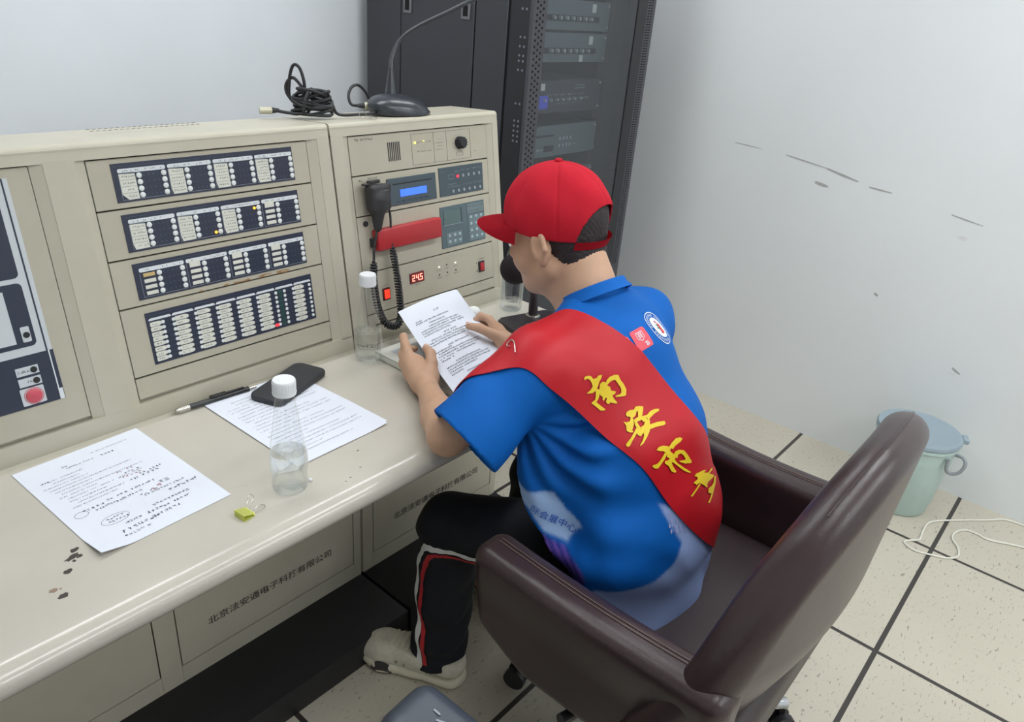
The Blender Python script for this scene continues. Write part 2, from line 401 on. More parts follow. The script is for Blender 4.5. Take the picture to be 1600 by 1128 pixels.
# ceiling light fittings
M_lamp = mat('glowing fluorescent tube', (255, 255, 255), 0.4, emit=(240, 247, 255), estr=6.0)
M_white = mat('white enamel', (230, 230, 228), 0.4)
names = ['left of the console row', 'right of the console row', 'back left by the wall', 'back right by the wall', 'front left of the room', 'front right of the room']
for (fx, fy, wt), nm in zip(FITTINGS, names):
    t = thing('ceiling_light', 'white twin tube ceiling light, the one at the '+nm, 'ceiling light', (fx, fy, CEIL), 'ceiling lights')
    h = MB(); h.prism([(-0.15, -0.06), (-0.11, 0.0), (0.11, 0.0), (0.15, -0.06), (0.147, -0.06), (0.107, -0.006), (-0.107, -0.006), (-0.147, -0.06)], -0.62, 0.62, frame_m((fx, fy, CEIL), (0, 1, 0), (0, 0, 1)))
    build('housing', h, M_white, t)
    for dy in (-0.07, 0.07):
        build('tube', MB().cyl((fx-0.59, fy+dy, CEIL-0.045), (fx+0.59, fy+dy, CEIL-0.045), 0.013, 10), M_lamp, t)

# ------------------------------------------------------------------ console materials
M_beige = mat('warm grey console paint', (194, 188, 170), 0.38, spec=0.45, noise=0.025, nscale=14, bump=0.06, bscale=500)
M_desk = mat('warm grey desk paint', (199, 193, 181), 0.17, spec=0.5, noise=0.03, nscale=9, bump=0.05, bscale=400)
M_panelb = mat('beige rack panel paint', (188, 182, 164), 0.42, spec=0.4, noise=0.02, nscale=20)
M_gap = mat('shadow gap dark filler', (60, 56, 50), 0.8)
M_black = mat('matt black steel', (27, 27, 31), 0.5, noise=0.1, nscale=8)
M_navy = mat('dark navy overlay film', (52, 58, 74), 0.35, spec=0.4)
M_strip = mat('pale grey print', (222, 227, 230), 0.5)
M_plate = mat('cream name paper', (222, 222, 210), 0.6, noise=0.04, nscale=60)
M_yplate = mat('faded yellow paper tape', (205, 178, 120), 0.6, noise=0.05)
M_btn = mat('white plastic button', (228, 232, 230), 0.35)
M_ink = mat('dark printing ink', (66, 64, 62), 0.7)
M_inkb = mat('black printing ink', (42, 42, 46), 0.7)
M_inkl = mat('pale printing ink', (150, 158, 168), 0.6)
M_ledoff = mat('unlit lamp lens', (66, 76, 96), 0.3)
M_orange = mat('lit amber lamp', (255, 170, 60), 0.3, emit=(255, 165, 40), estr=3.0)
M_redlit = mat('lit red lamp', (255, 60, 60), 0.3, emit=(255, 50, 60), estr=1.6)
M_greenp = mat('dark green key film', (40, 78, 72), 0.4)
M_teal = mat('slate blue overlay film', (88, 106, 112), 0.4)
M_teal2 = mat('slate blue panel film', (70, 84, 92), 0.4)
M_teal3 = mat('pale slate keypad film', (112, 128, 132), 0.4)
M_red = mat('red plastic', (178, 38, 44), 0.38, spec=0.5)
M_rust = mat('rust stain', (168, 132, 92), 0.9, noise=0.15, nscale=80)

YA, ZA, YT, ZT = 1.275, 0.755, 1.355, 1.256
fvv = Vector((0, YT-YA, ZT-ZA)); FL = fvv.length; fvv.normalize(); fno = Vector((0, -fvv.z, fvv.y))
MF = Matrix(((1, 0, 0, 0), (0, fvv.y, fno.y, YA), (0, fvv.z, fno.z, ZA), (0, 0, 0, 1)))
RF = MF.to_euler()
def FP(u, v, w_=0.0): return MF @ Vector((u, v, w_))
XC0, XC1, XC2 = -0.62, 0.9975, 1.535          # console units: left edge, joint, right edge
def console_body(x0, x1, name, parent):
    """side profile swept along x: plinth front, recessed face, rounded top, back"""
    def pt(v, w_): q = FP(0, v, w_); return (q.y, q.z)
    prof = [(1.264, 0.082), (1.264, 0.742), (1.272, 0.75)] + [pt(0.0, 0.0), pt(0.0345, 0.0), pt(0.0345, -0.016), pt(0.478, -0.016), pt(0.478, 0)]
    c = pt(FL-0.01, -0.01)
    for i in range(6):
        a = math.radians(190 - 110*i/5.0); prof.append((c[0]+0.01*math.cos(a), c[1]+0.01*math.sin(a)))
    prof += [(1.525, ZT-0.012), (1.535, ZT-0.03), (1.565, 0.70), (1.565, 0.082)]
    m = MB()
    # u-axis = world y, v-axis = world z, extruded along world x
    m.prism(prof, x0, x1, Matrix(((0, 0, 1, 0), (1, 0, 0, 0), (0, 1, 0, 0), (0, 0, 0, 1))))
    return build(name, m, M_beige, parent, at=None)
def vbar(m, u0, u1): m.box((u0, 0.03, -0.016), (u1, 0.482, 0.0), MF)
def inset_rim(par, u0, u1, p0, p1):
    """thin sloped rim strips between the frame and the rack panels"""
    for a, b in ((u0, p0), (p1, u1)):
        m = MB(); m.add([FP(a, 0.0345, -0.001 if a == u0 else -0.008), FP(b, 0.0345, -0.008 if a == u0 else -0.001), FP(b, 0.478, -0.008 if a == u0 else -0.001), FP(a, 0.478, -0.001 if a == u0 else -0.008)], [(0, 1, 2, 3)]); build('bay_rim', m, M_beige, par)
def lower_doors(parent, x0, x1, doors, letters):
    """flat beige front sheets with narrow gaps around each door; each door carries the maker's name"""
    zt, zb, y0, y1 = 0.70, 0.132, 1.2590, 1.264
    m = MB(); xs = [x0]
    for a, b in doors: xs += [a, b]
    xs.append(x1)
    for i in range(0, len(xs), 2):
        m.box((xs[i]+(0 if i == 0 else 0.0025), y0, 0.082), (xs[i+1]-(0 if i+2 == len(xs) else 0.0025), y1, 0.742))
    for a, b in doors:
        m.box((a-0.002, y0, 0.082), (b+0.002, y1, zb-0.0025)); m.box((a-0.002, y0, zt+0.0025), (b+0.002, y1, 0.742))
    build('front_frame', m, M_beige, parent)
    g = MB(); g.box((x0+0.002, 1.2630, 0.09), (x1-0.002, 1.2638, 0.735)); build('gap_backing', g, M_gap, parent)
    for (a, b), tx in zip(doors, letters):
        d = build('door', MB().box((a, y0, zb), (b, y1, zt), bev=0.001, seg=1), M_beige, parent)
        if tx:
            vs, fs = text_polys('北京法安通电子科技有限公司', 0.0262, bold=0.012); L = MB()
            wdt = max(v.x for v in vs)-min(v.x for v in vs); sx = 0.336/wdt
            Mx = frame_m((tx, y0-0.0006, 0.2125), (1, 0, 0), (0, 0, 1)) @ Matrix.Diagonal((sx, 0.9, 1, 1))
            L.add(vs, fs, Mx); build('lettering', L, M_ink, d)
# ---------------- left console: body, doors and the two equipment bays
cl = thing('console_cabinet', 'long beige console cabinet with four rows of indicator panels, left of the radio bay', 'control console', ((XC0+XC1)/2, 1.4, 0), 'console cabinets')
console_body(XC0, XC1-0.0025, 'body', cl)
for a, b in ((XC0, -0.043), (0.437, 0.485), (0.965, XC1-0.0025)):
    fr = MB(); vbar(fr, a, b); build('frame_post', fr, M_beige, cl)
inset_rim(cl, 0.485, 0.965, 0.503, 0.943); inset_rim(cl, -0.043, 0.437, -0.025, 0.418)
build('plinth', MB().box((XC0, 1.068, 0), (XC1-0.004, 1.56, 0.082), bev=0.003), M_black, cl)
lower_doors(cl, XC0, XC1-0.004, [(-0.04, 0.442), (0.493, 0.968)], [None, 0.7305])
W0 = -0.0065                                      # rack panels sit a little below the frame
def rack_panel(parent, u0, u1, v0, v1, label=None, mt=None, nm='rack_panel', w_=W0):
    m = MB(); m.box((u0+0.0008, v0+0.0008, w_-0.006), (u1-0.0008, v1-0.0008, w_), MF, bev=0.0008, seg=1)
    o = build(nm, m, mt or M_panelb, parent)
    if label: o['label'] = label
    return o
vb = [(0.3905, 0.4765), (0.3025, 0.3895), (0.2145, 0.3015), (0.083, 0.2135)]
build('bay_backing', MB().box((0.5035, 0.04, -0.0158), (0.9425, 0.477, -0.0135), MF), M_gap, cl)
plab = ['top indicator panel with four paper name cards', 'second indicator panel with two lit amber lamps', 'third indicator panel with yellow tape and separate name slips', 'bottom panel with eight dense columns of white name slips']
BTN = None; SMALL = None; PLATE = None
def disc(r, h, m):
    return MB().lathe([(0, 0), (r, 0), (r, h*0.6), (r*0.8, h), (0, h)], None, 14)
zW = W0+0.0015
for pi, (v0, v1) in enumerate(vb):
    pn = rack_panel(cl, 0.5035, 0.9425, v0, v1, plab[pi], nm='indicator_panel')
    o0, o1 = (0.542, 0.9035) if pi < 3 else (0.545, 0.908)
    ov0, ov1 = [(0.4010, 0.4675), (0.3130, 0.3800), (0.2250, 0.2920), (0.0990, 0.1990)][pi]
    m = MB(); m.box((o0, ov0, W0), (o1, ov1, zW), MF); build('overlay', m, M_navy, pn)
    st = MB(); ink = MB(); inl = MB()
    st_lines = MB()
    marks(inl, (o0+o1)/2-0.03, (o0+o1)/2+0.045, ov1-0.0045, 0.005, MF, zW+0.0004)
    inl.box((o0+0.004, ov1-0.0055, zW), (o0+0.16, ov1-0.0045, zW+0.0002), MF)
    if pi < 3:
        for g in range(4):
            gs = o0+0.0095+g*0.0885; hv = ov1-0.0095
            st.prism(rrect(gs, hv-0.0075, gs+0.0845, hv, 0.003), zW, zW+0.0003, MF)
            marks(ink, gs+0.008, gs+0.078, hv-0.0038, 0.0036, MF, zW+0.0005, gap=0.5)
            # thin rounded outline round the group
            a, b, c_, d_ = gs, gs+0.0845, ov0+0.0035, hv-0.009
            for (x0, y0, x1, y1) in ((a, c_, b, c_+0.0006), (a, c_, a+0.0006, d_), (b-0.0006, c_, b, d_)): st_lines.box((x0, y0, zW), (x1, y1, zW+0.0002), MF)
            rows = [hv-0.0135-0.0113*k for k in range(4)]
            for k, rv in enumerate(rows):
                for uu in (gs+0.0355, gs+0.0800):
                    q = FP(uu, rv, zW)
                    if BTN is None:
                        BTN = build('indicator_button', disc(0.0048, 0.0018, None), M_btn, None)
                        BTN.parent = pn; BTN.location = q-ORG[cl.name]; BTN.rotation_euler = RF
                    else: place_copy(BTN, 'indicator_button', pn, q, RF)
                for c2 in range(4):
                    uu = gs+0.044+c2*0.0086; inl.prism(ell(uu, rv, 0.0016, 0.0016, 8), zW, zW+0.0004, MF)
            card = (pi == 0) or (pi == 1 and g < 3)
            if card:
                p = MB(); cut = 0.010 if (pi == 0 and g == 0) else 0.003
                p.prism([(gs+0.001+cut, rows[3]-0.0062), (gs+0.0295, rows[3]-0.0055), (gs+0.0285, rows[0]+0.004), (gs+0.001, rows[0]+0.005), (gs+0.001, rows[3]+0.004)], zW, zW+0.0006, MF)
                build('name_card', p, M_plate, pn)
                for k, rv in enumerate(rows): marks(ink, gs+0.005+(0.006 if k > 1 and cut > 0.005 else 0), gs+0.024, rv, 0.0038, MF, zW+0.0008, gap=0.05)
                for k in range(3): ink.box((gs+0.002, rows[k]-0.006, zW+0.0006), (gs+0.028, rows[k]-0.0056, zW+0.0008), MF)
                p = MB(); p.box((gs+0.002, rows[0]+0.0056, zW), (gs+0.028, rows[0]+0.0072, zW+0.0003), MF); build('clear_cover_edge', p, M_inkl, pn)
            else:
                for k, rv in enumerate(rows):
                    yel = (pi == 2 and g == 0 and k == 0); tall = (k == 0 and not yel)
                    q0, q1 = (rv-0.0034, rv+0.0034)
                    if tall: q1 = rv+0.009
                    p = MB(); p.box((gs+0.006, q0, zW), (gs+0.0275, q1, zW+0.0007), MF, bev=0.0004, seg=1)
                    build('name_slip', p, M_yplate if yel else M_plate, pn)
            if (pi, g) == (1, 1): build('lit_lamp', MB().sphere(FP(gs+0.0705, rows[3], zW+0.001), 0.0026), M_orange, pn)
            if (pi, g) == (1, 2): build('lit_lamp', MB().sphere(FP(gs+0.0705, rows[0], zW+0.001), 0.0026), M_orange, pn)
    else:
        for g in range(8):
            gs = o0+0.0045+g*0.0447
            st.prism([(gs, ov1-0.0155), (gs+0.0425, ov1-0.0155), (gs+0.0425, ov1-0.0135), (gs+0.040, ov1-0.0110), (gs+0.0025, ov1-0.0110), (gs, ov1-0.0135)], zW, zW+0.0003, MF)
            for k in range(8):
                rv = ov1-0.0225-k*0.0098
                dots = []
                if g == 6:
                    dots = [gs-0.0005, gs+0.0205]
                    p = MB(); p.box((gs+0.005, rv-0.0038, zW), (gs+0.0145, rv+0.0038, zW+0.0006), MF, bev=0.0003, seg=1); build('zone_key', p, M_greenp, pn)
                else:
                    if g == 0: s0, s1 = gs+0.001, gs+0.0235; dots = [gs+0.0255]
                    elif g == 7: s0, s1 = gs+0.0005, gs+0.024; dots = [gs-0.0025, gs+0.0385]
                    else: s0, s1 = gs+0.004, gs+0.031; dots = [gs+0.001]
                    p = MB(); jit = rnd.uniform(-0.0006, 0.0006)
                    p.prism(rrect(s0, rv-0.0042+jit, s1-0.004, rv+0.0042+jit, 0.0015, 2), zW, zW+0.0007, MF)
                    p.prism(rrect(s1-0.010, rv-0.0033, s1, rv+0.0033, 0.003, 4), zW, zW+0.0009, MF)
                    build('name_slip', p, M_plate, pn)
                    marks(ink, s0+0.004, s1-0.011, rv+jit, 0.0034, MF, zW+0.001, gap=0.1)
                for uu in dots:
                    q = FP(uu, rv, zW)
                    if SMALL is None:
                        SMALL = build('zone_button', disc(0.0034, 0.0014, None), M_btn, None)
                        SMALL.parent = pn; SMALL.location = q-ORG[cl.name]; SMALL.rotation_euler = RF
                    else: place_copy(SMALL, 'zone_button', pn, q, RF)
                for c2 in range(2): inl.prism(ell((gs+0.0352 if g < 6 else gs+0.0275)+c2*0.0045, rv, 0.0013, 0.0013, 6), zW, zW+0.0004, MF)
        p = MB(); rv = ov1-0.0225-7*0.0098
        p.prism(rrect(o0+0.0045+5*0.0447+0.0325, rv-0.003, o0+0.0045+5*0.0447+0.0425, rv+0.003, 0.0025), zW, zW+0.001, MF); build('lit_lamp', p, M_redlit, pn)
    build('header_strip', st, M_strip, pn); build('printing', ink, M_ink, pn)
    if len(st_lines.bm.verts): build('group_outline', st_lines, M_inkl, pn)
    build('faint_printing', inl, M_ledoff, pn)
rs = MB()
for k in range(18):
    uu = 0.62+0.24*rnd.random(); a = 0.003+0.008*rnd.random()
    rs.prism(ell(uu, 0.2185+rnd.uniform(-0.0025, 0.002), a, 0.0008+0.0012*rnd.random(), 8), W0+0.0001, W0+0.0003, MF)
build('rust_streak', rs, M_rust, cl)
rack_panel(cl, 0.5035, 0.9425, 0.040, 0.0815, nm='blank_panel')
m = MB()
for yy in (1.441, 1.459):
    for k in range(20): m.prism(rrect(0.552+k*0.0104, yy-0.0014, 0.5595+k*0.0104, yy+0.0014, 0.0013, 2), ZT-0.0002, ZT+0.0003, Matrix.Translation((0, 0, 0.0)))
build('vent_slots', m, mat('vent slot shadow', (120, 114, 102), 0.8), cl)
# left bay: alarm host with grey and navy front
build('bay_backing', MB().box((-0.0245, 0.04, -0.0158), (0.4175, 0.477, -0.0135), MF), M_gap, cl)
ah = rack_panel(cl, -0.0245, 0.4175, 0.040, 0.477, 'alarm host panel with navy strip and round red key', nm='alarm_panel')
M_grey = mat('pale grey overlay film', (205, 210, 214), 0.4)
build('overlay', MB().box((0.0, 0.178, W0), (0.3835, 0.462, zW), MF), M_grey, ah)
build('lower_overlay', MB().box((0.0, 0.0885, W0), (0.3845, 0.178, zW+0.0002), MF), M_navy, ah)
m = MB()
for a, b in ((0.192, 0.298), (0.306, 0.45)):
    m.prism(rrect(0.02, a, 0.3640, b, 0.008), zW, zW+0.0004, MF)
m.box((0.374, 0.178, zW), (0.3765, 0.462, zW+0.0004), MF)
build('dark_frame', m, M_navy, ah)
m = MB(); m.box((0.3765, 0.0885, zW), (0.3785, 0.178, zW+0.0008), MF); m.box((0.3775, 0.0885, zW), (0.3835, 0.108, zW+0.0006), MF)
build('pale_stripe', m, M_strip, ah)
m = MB()
for k in range(6): m.box((0.05+k*0.05, 0.2, zW), (0.085+k*0.05, 0.288, zW+0.0008), MF)
for uu in (0.322,):
    m.box((uu, 0.145, zW), (uu+0.034, 0.1595, zW+0.0008), MF); m.box((uu, 0.126, zW), (uu+0.034, 0.1405, zW+0.0008), MF); m.prism(rrect(uu-0.002, 0.093, uu+0.034, 0.123, 0.002), zW, zW+0.0008, MF)
    m.prism(rrect(0.345, 0.2, 0.358, 0.226, 0.002), zW, zW+0.0008, MF)
build('key_plate', m, M_grey, ah)
m = MB()
for vv in (0.1522, 0.1332): m.lathe([(0, 0.0), (0.0052, 0.0), (0.0052, 0.0016), (0, 0.0018)], MF @ Matrix.Translation((0.3485, vv, zW+0.0006)), 16)
m.lathe([(0, 0.0), (0.005, 0.0), (0.005, 0.0016), (0, 0.0018)], MF @ Matrix.Translation((0.352, 0.212, zW+0.0006)), 16)
build('round_key', m, M_inkb, ah)
m = MB(); marks(m, 0.324, 0.340, 0.1522, 0.005, MF, zW+0.001); marks(m, 0.324, 0.340, 0.1332, 0.005, MF, zW+0.001); build('printing', m, M_ink, ah)
m = MB(); m.lathe([(0, 0), (0.0125, 0), (0.0125, 0.002), (0.011, 0.003), (0, 0.0032)], MF @ Matrix.Translation((0.339, 0.108, zW+0.0006)), 24)
rk = build('red_key', m, mat('pink red key', (206, 84, 98), 0.4), ah)
m = MB(); m.tube([MF @ Vector((0.339+0.0145*math.cos(a*math.pi/16), 0.108+0.0145*math.sin(a*math.pi/16), zW+0.001)) for a in range(32)], 0.0006, 6, closed=True); build('key_ring', m, mat('pink print', (214, 130, 138), 0.5), ah)

# ---------------- right console: radio and broadcast equipment
cr = thing('console_cabinet', 'beige console bay with lit blue display and red handset cover, behind the hand microphone', 'control console', ((XC1+XC2)/2, 1.4, 0), 'console cabinets')
console_body(XC1+0.0025, XC2, 'body', cr)
for a, b in ((XC1+0.0025, 1.032), (1.515, XC2)):
    fr = MB(); vbar(fr, a, b); build('frame_post', fr, M_beige, cr)
inset_rim(cr, 1.032, 1.515, 1.049, 1.498)
build('plinth', MB().box((XC1+0.004, 1.068, 0), (XC2+0.005, 1.56, 0.082), bev=0.003), M_black, cr)
lower_doors(cr, XC1+0.004, XC2, [(1.037, 1.508)], [1.277])
build('bay_backing', MB().box((1.0495, 0.04, -0.0158), (1.4975, 0.477, -0.0135), MF), M_gap, cr)
def RP(v0, v1, lab, nm): return rack_panel(cr, 1.0495, 1.4975, v0, v1, lab, nm=nm)
pA = RP(0.3900, 0.4765, 'speaker panel with black volume knob', 'speaker_panel')
m = MB()
for k in range(7): m.box((1.1600+k*0.0056, 0.4130, W0-0.0005), (1.1628+k*0.0056, 0.4555, W0+0.0006), MF)
build('grille', m, M_inkb, pA)
m = MB()
for (x0, y0, x1, y1) in ((1.234, 0.397, 1.435, 0.3976), (1.234, 0.468, 1.435, 0.4686), (1.234, 0.397, 1.2346, 0.468), (1.4344, 0.397, 1.435, 0.468), (1.306, 0.397, 1.3066, 0.468), (1.350, 0.397, 1.3506, 0.468)): m.box((x0, y0, W0), (x1, y1, W0+0.0004), MF)
for x0, x1, y, h in ((1.243, 1.296, 0.4485, 0.0035), (1.243, 1.296, 0.427, 0.0035), (1.314, 1.340, 0.451, 0.003), (1.314, 1.340, 0.443, 0.003), (1.314, 1.340, 0.435, 0.003), (1.314, 1.340, 0.427, 0.003), (1.445, 1.456, 0.413, 0.003), (1.384, 1.404, 0.4165, 0.0028)): marks(m, x0, x1, y, h, MF, W0+0.0006, gap=0.3)
marks(m, 1.066, 1.072, 0.4675, 0.006, MF, W0+0.0006, gap=0); marks(m, 1.083, 1.118, 0.4675, 0.006, MF, W0+0.0006, gap=0)
for a in range(9):
    q = math.radians(-30+a*30); m.prism(ell(1.395+0.0205*math.cos(q), 0.4375+0.0205*math.sin(q), 0.0008, 0.0008, 6), W0, W0+0.0004, MF)
m.box((1.382, 0.4065, W0), (1.406, 0.4069, W0+0.0004), MF); m.box((1.382, 0.4065, W0), (1.3824, 0.4145, W0+0.0004), MF); m.box((1.4056, 0.4065, W0), (1.406, 0.4145, W0+0.0004), MF); m.box((1.382, 0.4141, W0), (1.406, 0.4145, W0+0.0004), MF)
build('printing', m, M_ink, pA)
m = MB(); m.sphere(FP(1.2445, 0.4485, W0+0.001), 0.0028); m.sphere(FP(1.2735, 0.4505, W0+0.0005), 0.0016)
build('lit_lamp', m, mat('lit yellow lamp', (255, 240, 120), 0.3, emit=(255, 235, 110), estr=1.5), pA)
m = MB(); m.lathe([(0, 0), (0.0155, 0), (0.0155, 0.003), (0.0135, 0.005), (0.0128, 0.016), (0.011, 0.018), (0, 0.018)], MF @ Matrix.Translation((1.395, 0.4375, W0)), 28)
for k in range(12):
    a = 2*math.pi*k/12; m.box((-0.001, -0.001, 0.004), (0.001, 0.001, 0.017), MF @ Matrix.Translation((1.395+0.0132*math.cos(a), 0.4375+0.0132*math.sin(a), W0)))
build('volume_knob', m, M_inkb, pA)
pB = RP(0.2995, 0.3890, 'player panel with lit blue display', 'player_panel')
m = MB(); marks(m, 1.092, 1.118, 0.3812, 0.005, MF, W0+0.0006, gap=0); marks(m, 1.066, 1.074, 0.379, 0.006, MF, W0+0.0006, gap=0); build('printing', m, M_ink, pB)
m = MB(); m.box((1.1455, 0.3105, W0), (1.3015, 0.374, W0+0.004), MF, bev=0.001, seg=1); pl = build('player_face', m, M_teal2, pB)
m = MB(); m.box((1.162, 0.3585, W0+0.004), (1.287, 0.3615, W0+0.0045), MF); build('disc_slot', m, M_inkb, pB)
m = MB(); m.box((1.182, 0.3295, W0+0.004), (1.2675, 0.3462, W0+0.0050), MF); build('blue_display', m, mat('lit blue display', (70, 120, 255), 0.3, emit=(58, 110, 255), estr=0.75), pB)
m = MB()
for k in range(6): m.prism(rrect(1.171+k*0.0185, 0.3170, 1.185+k*0.0185, 0.3215, 0.002), W0+0.004, W0+0.0055, MF)
build('player_key', m, mat('dark slate key', (60, 72, 84), 0.4), pB)
m = MB(); m.box((1.3145, 0.3105, W0), (1.4735, 0.3815, W0+0.002), MF); build('amplifier_face', m, M_teal2, pB)
m = MB(); zz = W0+0.0022
for k, uu in enumerate((1.399, 1.419, 1.439, 1.459)): m.prism(ell(uu, 0.3562, 0.0038, 0.0042, 10), zz, zz+0.0012, MF)
for k, uu in enumerate((1.36, 1.38, 1.40, 1.42, 1.44, 1.46)): m.prism(ell(uu, 0.3205, 0.0038, 0.0042, 10), zz, zz+0.0012, MF)
build('amplifier_key', m, mat('grey key', (150, 158, 164), 0.4), pB)
m = MB(); m.prism(ell(1.379, 0.3562, 0.0055, 0.0042, 14), zz, zz+0.0014, MF); build('red_key', m, mat('coral red key', (220, 70, 90), 0.4, emit=(230, 60, 80), estr=0.4), pB)
m = MB()
for x0, x1, y in ((1.370, 1.386, 0.368), (1.392, 1.404, 0.370), (1.412, 1.424, 0.370), (1.432, 1.446, 0.371), (1.452, 1.466, 0.371), (1.322, 1.328, 0.372), (1.344, 1.374, 0.3385), (1.340, 1.386, 0.332), (1.398, 1.410, 0.333), (1.416, 1.428, 0.334), (1.436, 1.446, 0.334), (1.452, 1.468, 0.334)): marks(m, x0, x1, y, 0.0035, MF, zz+0.0002, gap=0.05)
for (x0, y0, x1, y1) in ((1.346, 0.3515, 1.3465, 0.3625), (1.346, 0.3515, 1.366, 0.352), (1.366, 0.3515, 1.3665, 0.3625), (1.346, 0.362, 1.366, 0.3625)): m.box((x0, y0, zz), (x1, y1, zz+0.0003), MF)
build('faint_printing', m, M_inkl, pB)
pC = RP(0.1675, 0.2985, 'keypad panel with red handset cover', 'keypad_panel')
m = MB(); m.box((1.309, 0.180, W0), (1.471, 0.285, W0+0.002), MF); build('keypad_face', m, M_teal, pC)
m = MB(); m.box((1.409, 0.184, zz), (1.468, 0.252, zz+0.0004), MF); m.box((1.406, 0.256, zz), (1.468, 0.281, zz+0.0004), MF); m.box((1.326, 0.185, zz), (1.383, 0.218, zz+0.0004), MF); build('keypad_field', m, M_teal3, pC)
m = MB(); m.box((1.319, 0.2385, zz), (1.383, 0.275, zz+0.0012), MF); build('message_screen', m, mat('dull lcd glass', (92, 112, 112), 0.15), pC)
m = MB(); m.box((1.318, 0.2370, zz), (1.384, 0.2385, zz+0.0016), MF); build('screen_edge', m, M_inkl, pC)
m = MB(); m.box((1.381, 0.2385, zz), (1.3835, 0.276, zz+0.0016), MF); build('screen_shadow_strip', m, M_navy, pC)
m = MB()
for r_ in range(4):
    for c2 in range(3): m.prism(ell(1.418+c2*0.0195, 0.247-r_*0.0175, 0.0042, 0.0038, 10), zz, zz+0.0016, MF)
for r_ in range(2):
    for c2 in range(3): m.prism(ell(1.336+c2*0.0185, 0.2105-r_*0.0155, 0.0042, 0.0038, 10), zz, zz+0.0016, MF)
build('keypad_keys', m, mat('pale blue key', (168, 190, 196), 0.4), pC)
m = MB(); marks(m, 1.412, 1.462, 0.274, 0.004, MF, zz+0.0006, gap=0.3); marks(m, 1.412, 1.462, 0.262, 0.003, MF, zz+0.0006, gap=0.3); marks(m, 1.336, 1.376, 0.2025, 0.003, MF, zz+0.0018, gap=0.3); build('printing', m, M_ink, pC)
m = MB(); m.box((1.0865, 0.2165, W0+0.001), (1.2925, 0.2665, W0+0.024), MF, bev=0.005, seg=3); build('red_cover', m, M_red, pC)
m = MB(); m.box((1.079, 0.226, W0), (1.0875, 0.247, W0+0.014), MF, bev=0.001, seg=1); build('cover_hinge', m, M_inkb, pC)
m = MB(); m.lathe([(0, 0), (0.0065, 0), (0.006, 0.004), (0, 0.005)], MF @ Matrix.Translation((1.0725, 0.282, W0)), 16); build('panel_screw', m, M_inkb, pC)
pD = RP(0.0670, 0.1665, 'power panel with red number display', 'power_panel')
m = MB(); m.box((1.190, 0.1130, W0), (1.2375, 0.1395, W0+0.003), MF, bev=0.001, seg=1); build('display_bezel', m, mat('dark red display window', (120, 24, 30), 0.2), pD)
seg = {'2': 'abged', '4': 'fgbc', '5': 'afgcd'}
m = MB()
def seven(ch, u, v, h):
    wd = h*0.55; t = h*0.13
    S = {'a': (0, h-t, wd, h), 'g': (0, h/2-t/2, wd, h/2+t/2), 'd': (0, 0, wd, t), 'f': (0, h/2, t, h), 'b': (wd-t, h/2, wd, h), 'e': (0, 0, t, h/2), 'c': (wd-t, 0, wd, h/2)}
    for k in seg[ch]:
        x0, y0, x1, y1 = S[k]; m.box((u+x0, v+y0, W0+0.003), (u+x1, v+y1, W0+0.0036), MF)
seven('2', 1.1965, 0.1185, 0.0155); seven('4', 1.2095, 0.1185, 0.0155); seven('5', 1.2225, 0.1185, 0.0155)
m.box((1.2192, 0.1185, W0+0.003), (1.2212, 0.1205, W0+0.0036), MF)
build('display_digits', m, mat('lit red digits', (255, 190, 170), 0.4, emit=(255, 130, 110), estr=2.2), pD)
for (a, b, c_, d_, lit) in ((1.1005, 0.092, 1.1235, 0.1218, True), (1.438, 0.092, 1.461, 0.1218, False)):
    m = MB(); m.box((a, c_ and b, W0), (c_, d_, W0+0.003), MF, bev=0.001, seg=1); build('switch_frame', m, M_inkb if not lit else mat('dark switch frame', (74, 22, 22), 0.4), pD)
    m = MB(); m.box((a+0.004, b+0.004, W0+0.003), (c_-0.004, d_-0.004, W0+0.006), MF, bev=0.001, seg=1)
    build('rocker_switch', m, mat('lit red rocker', (255, 70, 50), 0.3, emit=(255, 50, 30), estr=1.3) if lit else mat('red rocker', (186, 38, 48), 0.3), pD)
m = MB()
for k, (uu, vv_) in enumerate(((1.320, 0.137), (1.292, 0.116), (1.321, 0.1165), (1.352, 0.117))): m.prism(ell(uu, vv_, 0.0022, 0.0022, 8), W0, W0+0.001, MF)
for uu, vv_ in ((1.292, 0.1285), (1.320, 0.129), (1.351, 0.129), (1.293, 0.1085), (1.322, 0.109), (1.352, 0.1095)): marks(m, uu-0.009, uu+0.008, vv_, 0.003, MF, W0+0.0006, gap=0)
marks(m, 1.436, 1.463, 0.1285, 0.003, MF, W0+0.0006, gap=0); marks(m, 1.105, 1.12, 0.1275, 0.003, MF, W0+0.0006, gap=0); marks(m, 1.208, 1.222, 0.108, 0.003, MF, W0+0.0006, gap=0)
for uu, vv_ in ((1.432, 0.119), (1.432, 0.097)): m.prism(ell(uu, vv_, 0.0018, 0.0018, 8), W0, W0+0.0005, MF)
build('printing', m, M_ink, pD)
m = MB()
for uu in (1.292, 1.351): m.sphere(FP(uu, 0.1365, W0+0.001), 0.0024)
build('pale_lamp', m, mat('lit white lamp', (250, 250, 235), 0.3, emit=(255, 255, 235), estr=0.8), pD)
RP(0.0385, 0.0660, None, 'blank_panel')

